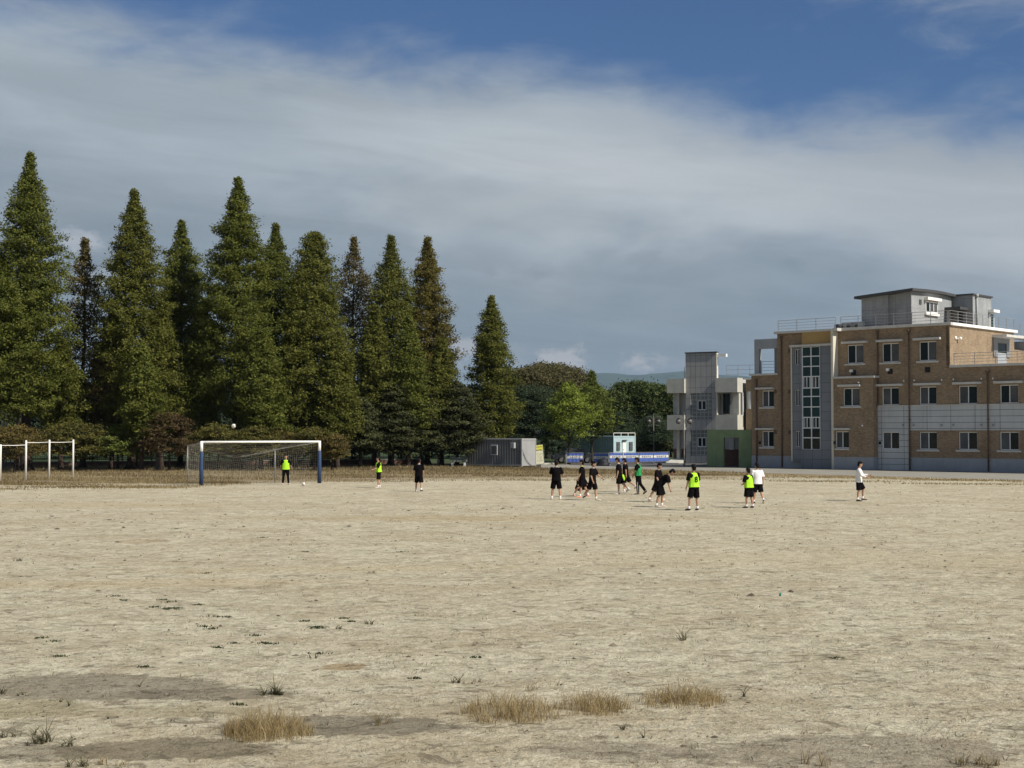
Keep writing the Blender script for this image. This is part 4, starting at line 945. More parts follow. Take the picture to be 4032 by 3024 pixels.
for px, ty, hw, Y, lb in [(2450,1622,75,184,'dark pine above the blue container roof'),(2575,1632,70,174,'dark rounded pine by the far lamp post'),(2640,1660,60,176,'dark pine behind the balcony edge')]:
    tree('pine_tree', px, ty, Y, lb, 'pine', hw=hw, z0=1.6, prof=[(0,.9),(.3,1),(.65,.85),(1,.3)], mat='pine', nb=90, tilt=0.2, droop=0.1, clus=3, per=24, size=0.2, sig=0.34, flat=0.5, r0=0.15, up=.8, aspect=.35)
for px, Y, lb in [(2450,192,'dark shrub mass left under the far pines'),(2545,186,'dark shrub under the far pines, behind the right barricade'),(2600,176,'dark shrub near the concrete block')]:
    tree('shrub', px, 1712, Y, lb, 'shrub', 'dark shrubs under the far pines', hw=75, z0=0.1, prof=[(0,1),(.6,1),(1,.6)], mat='dark', nb=70, tilt=0.3, droop=0.0, clus=3, per=22, size=0.24, sig=0.36, flat=0.6, r0=0.08)
# small umbrella shaped maples along the fence
UM = [(0,.9),(.35,1),(.7,.8),(1,.35)]
for px, ty, Y, hw, mt, lb in [(60,1672,108,125,'maple_o','low orange-brown maple behind the pull-up bars at the left edge'),
        (300,1655,112,105,'maple_y','low gold-green maple between the pull-up bar posts'),
        (465,1672,114,110,'maple_g','low green maple with flat layered crown right of the pull-up bars'),
        (668,1622,113,100,'maple_r','dark maroon maple left of the goal'),
        (860,1664,115,105,'maple_y','olive maple above the left half of the goal'),
        (1010,1676,114,80,'maple_y','olive maple above the middle of the goal'),
        (1105,1690,116,80,'maple_o','rusty orange maple above the goal crossbar'),
        (1240,1680,115,85,'maple_y','olive maple behind the right goal post'),
        (1310,1705,112,55,'maple_o','small orange maple just right of the goal')]:
    tree('maple_tree', px, ty, Y, lb, 'maple', 'low maples along the fence', hw=hw*1.22, z0=1.15, prof=UM, mat=mt, nb=105, tilt=0.22, droop=0.16, clus=2.6, per=20, size=0.17, sig=0.22, flat=0.38, holes=.12, r0=0.11, up=1.2)
# bluish trees beyond the fence
bt = [(-40,1560,90),(60,1600,80),(200,1590,100),(330,1640,80),(420,1575,100),(540,1620,70),(640,1575,80),(760,1570,90),(880,1565,85),(990,1600,70),(1080,1570,90),(1180,1600,75),(1290,1560,90),(1390,1590,80),(1480,1560,90),(1580,1590,80),(1700,1570,90),(1800,1600,80),(1900,1620,80),(2010,1640,80)]
bl = ['at the left edge','behind the white poles','left of the thin brown conifer trunk','right of the thin brown conifer trunk','above the green maple','left of the concrete pole','right of the concrete pole','over the maroon maple','above the left of the goal','above the flying ball','above the middle of the goal','above the right of the goal','behind the small orange maple','behind the sparse brownish conifer','above the little shelter','behind the first dark evergreen','behind the broad dark evergreen','left of the grey container','behind the grey container','behind the grey container end']
for k, ((px, ty, hw), lb) in enumerate(zip(bt, bl)):
    Y = 158+(k*37 % 23)
    tree('background_tree', px, ty, Y, 'hazy blue-green tree beyond the fence, '+lb, 'tree', 'trees beyond the fence', hw=hw, z0=0.6, prof=OV, mat='teal' if k % 3 else 'hedge', nb=170, tilt=0.5, droop=0.05, clus=2.4, per=20, size=0.36, sig=0.48, flat=0.8, r0=0.14, inner=.4)

# ------------------------------------------------------------------ fence on its stone wall
fa, fb = Vector((-52, 122, 0)), Vector((-8.5, 138, 0))
fdir = (fb-fa).normalized(); fl = (fb-fa).length
fen = thing('fence', fa, 'black iron picket fence with wavy rails on a low reddish stone wall behind the conifers', 'fence', rz=math.atan2(fdir.y, fdir.x))
npan = 18; pl = fl/npan
for i in range(npan):
    x0, x1 = i*pl, (i+1)*pl
    MB().box(x0, x1-0.004, -0.16, 0.16, -0.1, 0.40).build('wall', MT['wall_red'], fen)
    MB().box(x0, x1-0.004, -0.2, 0.2, 0.403, 0.50).build('cap', MT['cap_pale'], fen)
    MB().box(x0-0.05, x0+0.05, -0.05, 0.05, 0.50, 1.62).build('post', MT['black'], fen)
    m = MB(); k = x0+0.14
    while k < x1-0.1:
        m.box(k-0.014, k+0.014, -0.014, 0.014, 0.52, 1.5+0.05*math.sin((k-x0)/pl*math.pi)); k += 0.155
    m.bar((x0, 0, 0.62), (x1, 0, 0.62), 0.035); m.bar((x0, 0, 1.38), (x1, 0, 1.38), 0.035)
    wv = [(x0+pl*t/10, -0.03, 1.0+0.28*math.sin(t/10*2*math.pi)) for t in range(11)]
    m.path(wv, 0.018, 4)
    m.build('picket_panel', MT['black'], fen)
# ------------------------------------------------------------------ pull-up bars
Yb = None
pb = thing('pull_up_bars', G(101, 1893), 'white pull-up bars, a low bay and two taller bays, on dry grass at the left', 'pull-up bars')
pts = [G(1, 1896), G(101, 1893), G(193, 1887.5), G(287, 1883)]
tops = [P(3, 1750, pts[0].y).z, P(102.5, 1734, pts[1].y).z, P(195.5, 1732, pts[2].y).z, P(289, 1731, pts[3].y).z]
o0 = pts[1]
pm2 = [G(-100, 1899)]
alls = pm2+pts; alltop = [tops[0]-0.0]+tops
for p, z in zip(alls, alltop):
    q = p-o0; m = MB().path([(q.x, q.y, 0), (q.x, q.y, z-0.03), (q.x, q.y, z)], [0.062, 0.062, 0.045], 12); m.build('post', MT['white'], pb, True)
for a, b, z in ((0,1,tops[0]-0.1),(1,2,tops[0]-0.06),(2,3,tops[1]-0.14),(3,4,tops[2]-0.16)):
    qa, qb = alls[a]-o0, alls[b]-o0; mid = (qa+qb)/2
    MB().path([(qa.x, qa.y, z), (mid.x, mid.y, z-0.012), (qb.x, qb.y, z+0.012)], 0.021, 8).build('crossbar', MT['white'], pb, True)

# ------------------------------------------------------------------ goal
gL, gR = G(792.5, 1912.5), G(1257.5, 1902.5)
gH = 2.5
gt = thing('football_goal', gL, 'full size goal with white crossbar, blue padded posts and sagging net', 'goal')
d = gR-gL; W_ = d.length; ux = d.normalized(); back = Vector((-ux.y, ux.x, 0))
for base in (gL, gR):
    q = base-gL
    m = MB().path([q+Vector((0,0,1.9)), q+Vector((0,0,gH+0.05))], 0.085, 14)
    m.build('post', MT['white_rust'], gt, True)
    m = MB().path([q+Vector((0,0,0.0)), q+Vector((0,0,0.9)), q+Vector((0,0,1.93)), q+Vector((0,0,1.96))], [0.122,0.118,0.112,0.09], 16)
    m.build('post_padding', MT['blue_pad'], gt, True)
MB().path([ux*-0.02+Vector((0,0,gH)), ux*(W_+0.02)+Vector((0,0,gH))], 0.062, 12).build('crossbar', MT['white_rust'], gt, True)
bl0 = P(739, 1753, gL.y+1.7)-gL; br0 = P(1083, 1768, gR.y+1.4)-gL
for a, b in ((Vector((0,0,gH-0.03)), bl0), (ux*W_+Vector((0,0,gH-0.03)), br0)):
    MB().path([a, (a+b)/2-Vector((0,0,0.03)), b], 0.022, 6).build('net_arm', MT['rail'], gt, True)
for b in (bl0, br0): MB().path([Vector((b.x, b.y, 0)), b], 0.03, 8).build('rear_post', MT['rail'], gt, True)
def netpatch(fn, nu, nv, name='net'):
    m = MB(); 
    Pg = [[Vector(fn(i/nu, j/nv))+Vector((random.gauss(0,.012), random.gauss(0,.012), random.gauss(0,.012))) for j in range(nv+1)] for i in range(nu+1)]
    for i in range(nu+1): m.path(Pg[i], 0.0047, 3, cap=False)
    for j in range(nv+1): m.path([Pg[i][j] for i in range(nu+1)], 0.0047, 3, cap=False)
    m.build(name, MT['net'], gt)
cb0, cb1 = Vector((0,0,gH-0.05)), ux*W_+Vector((0,0,gH-0.05))
sag = lambda u, v: 0.55*math.sin(math.pi*u)**1.5*math.sin(math.pi*min(1, v*0.62))+0.10*abs(math.sin(u*9.4))*v
def topf(u, v): p = cb0.lerp(cb1, u).lerp(bl0.lerp(br0, u), v); return p-Vector((0,0,sag(u, v)))
def backf(u, v):
    t = bl0.lerp(br0, u)-Vector((0,0,sag(u, 1))); b = Vector((t.x, t.y, 0.28+0.1*math.sin(u*17)))
    p = t.lerp(b, v); return p+back*(0.25*math.sin(math.pi*v))+Vector((0,0,-0.12*math.sin(u*12.5)*v))
netpatch(topf, 44, 12); netpatch(backf, 44, 13)
def sidef(a, b, s):
    def f(u, v):
        t = a.lerp(b, u)-Vector((0,0,0.05*math.sin(math.pi*u))); return t.lerp(Vector((t.x, t.y, 0.15+0.1*u)), v)+back*0.12*math.sin(math.pi*v)*u
    return f
netpatch(sidef(cb0, bl0, 1), 12, 15); netpatch(sidef(cb1, br0, 1), 22, 15)

def football(name, loc, label):
    o = MB().ball((0,0,0), 0.112, n=20, m=14).build(name, MT['ball'], None, True); o.location = loc
    b = MB()
    for v_ in ((0,-1,0),(.9,-.4,.2),(-.8,-.4,.5),(0,-.3,.95),(.3,-.6,-.8),(-.6,.3,-.7)):
        vv = Vector(v_).normalized(); a = vv.orthogonal().normalized(); c = vv.cross(a)
        k = len(b.v); b.v.append(tuple(vv*0.1145))
        for i in range(5): t = i*2*math.pi/5; b.v.append(tuple((vv*0.108+(a*math.cos(t)+c*math.sin(t))*0.034)*1.03))
        for i in range(5): b.f.append((k, k+1+i, k+1+(i+1) % 5))
    b.build('patch', M('grey_leather', (0.25,0.2,0.18), 0.6), o)
    return tag(o, label, 'ball', 'footballs')
bp = G(1195, 1914); football('football', (bp.x, bp.y, 0.11), 'pale football lying on the sand inside the right goal post')
football('football', P(920, 1677, 74), 'pale football in the air above the goal')

# ------------------------------------------------------------------ containers
def container(name, near, dirv, Ln, Wd, H, side_m, end_m, label, zb=0.12, per=0.36):
    rz = math.atan2(dirv.y, dirv.x)
    t = thing(name, near, label, 'container', rz=rz)
    m = MB(); x = 0.12; prof = []
    while x < Ln-0.15: prof += [(x, 0), (x+per*.32, 0), (x+per*.46, -0.10), (x+per*.80, -0.10)]; x += per
    prof = [(0.06, 0)]+prof+[(Ln-0.06, 0)]
    for sgn, y0 in ((1, 0.0), (-1, -Wd)):        # local y: 0 = visible long side, -Wd = the other
        b0 = len(m.v)
        for (x, dy) in prof:
            yy = y0+sgn*dy-0.02*sgn
            m.v += [(x, yy, zb+0.1), (x, yy, H-0.12)]
        for i in range(len(prof)-1): a = b0+i*2; m.f.append((a, a+2, a+3, a+1))
    m.build('corrugated_side', side_m, t)
    MB().box(0.03, 0.08, -Wd+0.06, -0.06, zb+0.1, H-0.1).build('end_wall', end_m, t); MB().box(Ln-0.08, Ln-0.03, -Wd+0.06, -0.06, zb+0.1, H-0.1).build('end_wall', end_m, t)
    f = MB()
    for x in (0, Ln-0.1):
        for y in (-Wd, -0.1): f.box(x, x+0.1, y, y+0.1, 0.0, H)
    for z in (zb, H-0.12):
        f.box(0.101, Ln-0.101, -0.1, 0.0, z, z+0.12); f.box(0.101, Ln-0.101, -Wd, -Wd+0.1, z, z+0.12)
        f.box(0, 0.1, -Wd+0.101, -0.101, z, z+0.12); f.box(Ln-0.1, Ln, -Wd+0.101, -0.101, z, z+0.12)
    f.build('frame', end_m, t)
    MB().box(0.05, Ln-0.05, -Wd+0.05, -0.05, H-0.03, H+0.02).build('roof', end_m, t)
    return t
n1_ = G(2054.5, 1839); dv = Vector((-0.845, 0.535, 0)).normalized()*6.1
ct = container('container', n1_, dv.normalized(), dv.length, 2.45, 2.5, MT['cont_side'], MT['cont'], 'grey corrugated container with a plain pale end, under the dark evergreens', 0.1, 0.27)
MB().box(0.6, 0.98, 0.03, 0.35, 1.65, 2.15).build('outdoor_unit', MT['metal_grey'], ct, bevel=0.02)
MB().path([(0.5,0.1,1.7),(0.4,0.06,1.4),(0.05,0.06,1.3)], 0.02, 6).build('hose', MT['black'], ct)
m = MB().box(2.55, 3.25, -0.0, 0.04, 1.05, 1.95); wn = m.build('window', MT['frame'], ct)
MB().box(2.6, 3.2, 0.041, 0.05, 1.12, 1.88).build('pane', MT['pane_dark'], wn)
g_ = MB()
for k in range(5): g_.box(2.64+k*0.12, 2.66+k*0.12, 0.06, 0.09, 1.05, 1.95)
g_.build('window_bars', MT['rail'], wn)
MB().path([(0.02-0.0,-0.02,1.6),(-0.03,-0.15,1.35),(-0.04,-0.6,0.75),(-0.03,-1.1,0.35),(-0.03,-1.6,0.1)], 0.016, 5).build('cable', MT['black'], ct)
MB().path([(-0.02,-0.2,1.2),(-0.03,-0.7,0.5),(-0.03,-1.3,0.15)], 0.012, 5).build('cable', MT['black'], ct)

n2_ = P(2416, 1800, 165); n2_.z = 0; dv = Vector((-6.1, 10.2, 0)).normalized()
cb = container('container', n2_, dv, 12.0, 3.15, 2.62, MT['cont_blue_side'], MT['cont_blue'], 'pale blue office container with door, two barred windows and roof rail behind the blue banners', 0.1, 0.5)
for y0, y1 in ((-0.9, -0.42), (-2.72, -2.2)):
    w0 = MB().box(-0.03, 0.029, y0, y1, 0.95, 1.95).build('window', MT['roofdark'], cb)
    MB().box(-0.045, -0.031, y0+0.06, y1-0.06, 1.0, 1.82).build('pane', MT['pane_grey'], w0)
    g_ = MB()
    for k in range(4): yy = y0+0.1+k*(y1-y0-0.2)/3; g_.box(-0.09, -0.07, yy-0.012, yy+0.012, 0.95, 1.85)
    for z in (0.97, 1.4, 1.82): g_.box(-0.07, -0.055, y0+0.05, y1-0.05, z, z+0.025)
    g_.build('window_bars', MT['rail'], w0)
dd = MB().box(-0.02, 0.029, -1.75, -1.3, 0.25, 2.05).build('door', MT['white'], cb)
MB().box(-0.05, -0.021, -1.42, -1.36, 1.0, 1.12).build('handle', MT['metal_grey'], dd)
MB().box(-0.2, 0.029, -1.8, -1.25, 2.08, 2.2).build('door_canopy', MT['roofdark'], cb)
rl = MB()
for y in (-0.05, -1.1, -2.1, -3.1): rl.bar((0.05, y, 2.6), (0.05, y, 2.98), 0.05)
rl.bar((0.05, -0.05, 3.0), (0.05, -3.1, 3.0), 0.06); rl.bar((0.05, -0.05, 3.0), (11.9, -0.05, 3.0), 0.06); rl.bar((11.9, -0.05, 2.6), (11.9, -0.05, 3.0), 0.05)
rl.build('roof_rail', MT['white'], cb)

# ------------------------------------------------------------------ blue banner barricades
def glyphs(m, x0, x1, y, zc, h, n):
    """rows of small blocky syllable marks, too small to read in the place itself"""
    stp = (x1-x0)/n
    for i in range(n):
        x = x0+stp*(i+0.15); wdt = stp*0.62; r = random.Random(i*7+n)
        m.box(x, x+wdt*0.45, y-0.002, y, zc+h*0.15, zc+h*0.5); m.box(x+wdt*0.7, x+wdt*0.85, y-0.002, y, zc-h*0.1, zc+h*0.5)
        if r.random() < 0.7: m.box(x, x+wdt, y-0.002, y, zc-h*0.5, zc-h*0.3)
        if r.random() < 0.5: m.box(x, x+wdt*0.4, y-0.002, y, zc-h*0.12, zc+h*0.02)
bars = [((2231,1829),(2296,1829),'leftmost banner barricade in the shade of the ginkgo'),
        ((2337,1831),(2396,1832),'banner barricade with a dark tarp heaped before it'),
        ((2399,1828),(2452,1827.5),'sunlit banner barricade at the near corner of the blue container'),
        ((2453,1827.5),(2515,1827),'sunlit banner barricade before the container door'),
        ((2516,1827),(2571,1826),'sunlit banner barricade left of the far lamp post'),
        ((2572,1826),(2632,1824),'rightmost banner barricade, its end frame leaning out')]
for i, (a, b, lb) in enumerate(bars):
    a, b = G(*a), G(*b); dv = b-a; Ln = dv.length
    t = thing('barricade', a, lb, 'barricade', 'blue banner barricades', math.atan2(dv.y, dv.x))
    f = MB(); H = 1.12; tl = 0.18 if i == 5 else 0
    f.path([(0,0,0.08),(0,0,H)], 0.024, 6).path([(Ln,0,0.08),(Ln+tl,0,H)], 0.024, 6).path([(0,0,H),(Ln+tl,0,H)], 0.022, 6).path([(0,0,0.2),(Ln,0,0.2)], 0.02, 6)
    f.bar((0,-0.3,0.03),(0,0.3,0.03),0.06).bar((Ln,-0.3,0.03),(Ln,0.3,0.03),0.06)
    f.build('frame', MT['rail'], t)
    def sheet(name, z0, z1, mt, y):
        m = MB(); n = 16; b0 = 0
        for k in range(n+1):
            x = 0.04+(Ln-0.08)*k/n; yy = y+0.012*math.sin(k*1.7+i)
            m.v += [(x, yy, z0), (x, yy, z1), (x, yy+0.006, z0), (x, yy+0.006, z1)]
        for k in range(n): q = k*4; m.f += [(q,q+4,q+5,q+1),(q+2,q+3,q+7,q+6),(q+1,q+5,q+7,q+3),(q,q+2,q+6,q+4)]
        return m.build(name, MT[mt], t)
    bn_ = sheet('banner', 0.24, 0.58, 'banner_blue', -0.035); sheet('banner', 0.84, H-0.05, 'banner_blue', -0.035)
    ws = sheet('banner_strip', 0.585, 0.835, 'banner_white', -0.035)
    g2 = MB(); g2.box(Ln*0.18, Ln*0.85, -0.0585, -0.0582, 0.705, 0.712); glyphs(g2, Ln*0.18, Ln*0.85, -0.06, 0.71, 0.14, 5); g2.build('lettering', MT['ink'], ws)

# sign board by the container
sp_ = G(2129, 1831)
sb = thing('sign_board', sp_, 'leaning yellow and white notice board right of the grey container', 'sign board', rz=R(-8))
tilt = Matrix.Rotation(R(-6), 4, 'Y') @ Matrix.Rotation(R(-9), 4, 'X')
MB().box(-0.45, 0.33, -0.02, 0.03, 0.12, 1.9).xf(tilt).build('panel', MT['board'], sb)
MB().box(-0.449, 0.329, -0.026, -0.021, 1.42, 1.88).xf(tilt).build('heading', MT['yellow'], sb)
g2 = MB()
for z in (1.72, 1.66, 1.45, 1.4, 1.36, 1.1, 1.0, .88, .8, .68, .62, .5, .42, .34):
    for k in range(7):
        if random.random() < .75: g2.box(-0.3+k*0.085, -0.24+k*0.085+0.01*random.random(), -0.029, -0.027, z, z+(0.045 if z > 1.2 else 0.02))
g2.xf(tilt).build('lettering', M('olive_lettering', (0.22,0.2,0.05), 0.7), sb)
f = MB().box(-0.47, -0.451, -0.03, 0.04, 0.05, 1.92).box(0.331, 0.35, -0.03, 0.04, 0.05, 1.92).box(-0.47, 0.35, -0.03, 0.04, 0.05, 0.118).xf(tilt)
f.bar((0, 0.75, 0), (-0.1, 0.28, 1.7), 0.04); f.build('frame', MT['metal_grey'], sb)

# kerb and step by the sign
k0, k1 = G(2126, 1829), G(2185, 1827)
tag(MB().bar((k0.x, k0.y, 0.07), (k1.x, k1.y, 0.07), 0.3, 0.14).build('kerb', MT['concrete']), 'short concrete kerb under the leaning notice board', 'kerb')
# white marker post
mp = G(2228, 1829); tag(MB().path([(mp.x, mp.y, 0), (mp.x, mp.y, 0.95), (mp.x, mp.y, 1.0)], [0.07,0.07,0.05], 8).build('bollard', MT['pole_c'], None, True), 'pale concrete bollard before the first banner', 'bollard')
# dark heap
tp = G(2375, 1835)
m = MB(); r_ = random.Random(4)
rings = []
for i in range(7):
    t = i/6; rings.append(((r_.uniform(-.05,.05), r_.uniform(-.05,.05), 0.72*t), (0.62*math.sqrt(1-t*t*0.97)*r_.uniform(.9,1.1), 0, 0), (0, 0.45*math.sqrt(1-t*t*0.97), 0)))
m.loft(rings, 12); hp = m.build('tarp_heap', MT['tarp'], None, True); hp.location = tp; tag(hp, 'black tarp heaped before the second banner barricade', 'tarp heap')
# parked car in the shade
cp = G(2232, 1823); car = thing('parked_car', (cp.x+0.6, cp.y, 0), 'dark car parked in the shade behind the leftmost banner', 'car', rz=R(185))
prof = [(-2.1,.35),(-2.15,.7),(-2.0,.95),(-1.5,1.02),(-0.9,1.45),(0.5,1.5),(1.1,1.02),(1.95,.9),(2.15,.7),(2.1,.35)]
m = MB(); n = len(prof)
for y, s in ((-0.85,1),(-0.6,1.0),(0.6,1.0),(0.85,1)):
    for (x, z) in prof: m.v.append((x, y*(0.86 if z > 1.1 else 1), z))
for j in range(3):
    for i in range(n): a = j*n+i; b = j*n+(i+1) % n; m.f.append((a, b, b+n, a+n))
m.f += [tuple(range(n-1, -1, -1)), tuple(3*n+i for i in range(n))]
m.build('body', MT['car_dark'], car, bevel=0.04)
MB().quadbox([(1.06,-.62,1.07),(1.06,.62,1.07),(.56,.55,1.46),(.56,-.55,1.46),(1.10,-.62,1.08),(1.10,.62,1.08),(.60,.55,1.47),(.60,-.55,1.47)]).build('windscreen', MT['pane_grey'], car)
for x in (-1.3, 1.3):
    for y in (-0.86, 0.86):
        w_ = MB().path([(x, y-0.1, 0.32), (x, y+0.1, 0.32)], 0.32, 16).build('wheel', MT['black'], car, True)
        MB().path([(x, y-0.11, 0.32), (x, y+0.11, 0.32)], 0.18, 12).build('rim', MT['lamp_metal'], w_)
for y in (-0.6, 0.6): MB().ball((2.1, y, 0.72), 0.05, 0.16, 0.08).build('headlight', MT['pane_grey'], car, True)

# ------------------------------------------------------------------ lamp posts
def lamp_post(px, pyb, Y, top, label):
    base = P(px, 1800, Y); base.z = 0
    t = thing('lamp_post', base, label, 'lamp post', 'twin globe lamp posts')
    MB().path([(0,0,0),(0,0,0.25),(0,0,0.3),(0,0,1.5),(0,0,1.55),(0,0,top)], [0.11,0.10,0.065,0.06,0.045,0.04], 10).path([(0,0,top-0.02),(0,0,top+0.12),(0,0,top+0.2)],[0.035,0.05,0.01],8).build('post', MT['lamp_metal'], t, True)
    for s in (-1, 1):
        arc = [(s*(0.62+0.42*math.cos(a)), 0, top-0.72+0.52*math.sin(a)) for a in np.linspace(-2.6*1 if s < 0 else -2.6, 2.4, 18)] if False else \
              [(s*(0.50-0.44*math.cos(a)), 0, top-0.62+0.50*math.sin(a)) for a in np.linspace(-1.9, 2.35, 18)]
        MB().path(arc, 0.022, 6).build('scroll_arm', MT['lamp_metal'], t, True)
        g_ = MB().ball((s*0.50, 0, top-0.62), 0.24, n=16, m=10).build('globe', MT['lamp_metal'], t, True)
        MB().path([(s*0.50,0,top-0.44),(s*0.50,0,top-0.40),(s*0.5,0,top-0.3)], [0.19,0.15,0.04], 12).build('cap', MT['black'], g_, True)
    return t
lamp_post(2694, 1838, 126.5, P(2694, 1632, 126.5).z, 'grey twin globe lamp post with scroll arms before the concrete block')
lamp_post(2574, 1830, 152, P(2574, 1636, 152).z, 'dim twin globe lamp post among the pines behind the barricades')

# poles at the left
def pole(px, Y, topy, r, label, cat='utility pole', mat='pole_c'):
    b = P(px, 1800, Y); b.z = 0; z = P(px, topy, Y).z
    m = MB().path([(0,0,0),(0,0,z)], [r*1.15, r], 10); o = m.build('utility_pole', MT[mat], None, True); o.location = b
    q = MB()
    for k in range(3): q.path([(0,0,z*(.35+.2*k)),(0,0,z*(.35+.2*k)+0.25)], r*1.18, 10)
    q.build('band', MT['black'], o)
    return tag(o, label, cat)
pole(620, 115.5, 1563, 0.13, 'pale concrete pole with dark bands behind the maroon maple')
pole(11, 118, 1588, 0.14, 'thick pale pole at the left edge beyond the fence')
pole(24, 119, 1598, 0.05, 'thin pale pole right beside the thick one at the left edge')
pole(83, 119, 1620, 0.07, 'thin mottled pole behind the low orange maple')
pole(42, 120, 1628, 0.03, 'very thin rod between the pale poles at the left edge')

# stone bench, red crate on a slab, shelter
bq = G(1806, 1837)
bt_ = thing('bench', bq, 'grey stone bench left of the grey container', 'bench')
MB().box(-0.75, 0.75, -0.25, 0.25, 0.42, 0.55).build('seat', MT['cap_pale'], bt_, bevel=0.02)
MB().box(-0.75, 0.75, 0.2, 0.28, 0.56, 0.82).build('backrest', MT['cap_pale'], bt_, bevel=0.02)
for x in (-0.55, 0.55): MB().box(x-0.1, x+0.1, -0.2, 0.2, 0, 0.419).build('leg', MT['concrete_grey'], bt_)
bq = G(1735, 1834)
sl = thing('slab_seat', bq, 'small white slab seat under the dark evergreens', 'slab seat')
MB().box(-0.35, 0.35, -0.2, 0.2, 0.3, 0.52).build('slab', MT['white'], sl, bevel=0.02)
MB().box(-0.2, 0.2, -0.15, 0.15, 0, 0.299).build('foot', MT['concrete_grey'], sl)
cr = thing('crate', (bq.x-0.02, bq.y+0.6, 0), 'dull red stacked crates behind the white slab seat', 'crate')
for k in range(4): MB().box(-0.3+0.02*k, 0.25, -0.2, 0.2, k*0.27, k*0.27+0.255).build('tier', MT['red'], cr)
bs = P(1456, 1800, 142); bs.z = 0
sh = thing('shelter', bs, 'small blue-grey roofed shelter under the sparse brownish conifer', 'shelter')
z = P(1456, 1732, 142).z
MB().quadbox([(-1.1,-0.9,z),(1.1,-0.9,z),(1.1,0.9,z),(-1.1,0.9,z),(-0.4,-0.3,z+0.42),(0.4,-0.3,z+0.42),(0.4,0.3,z+0.42),(-0.4,0.3,z+0.42)]).build('roof', MT['shelter_roof'], sh)
for x in (-0.9, 0.9):
    for y in (-0.7, 0.7): MB().box(x-0.05, x+0.05, y-0.05, y+0.05, 0, z-0.002).build('post', MT['pipe'], sh)
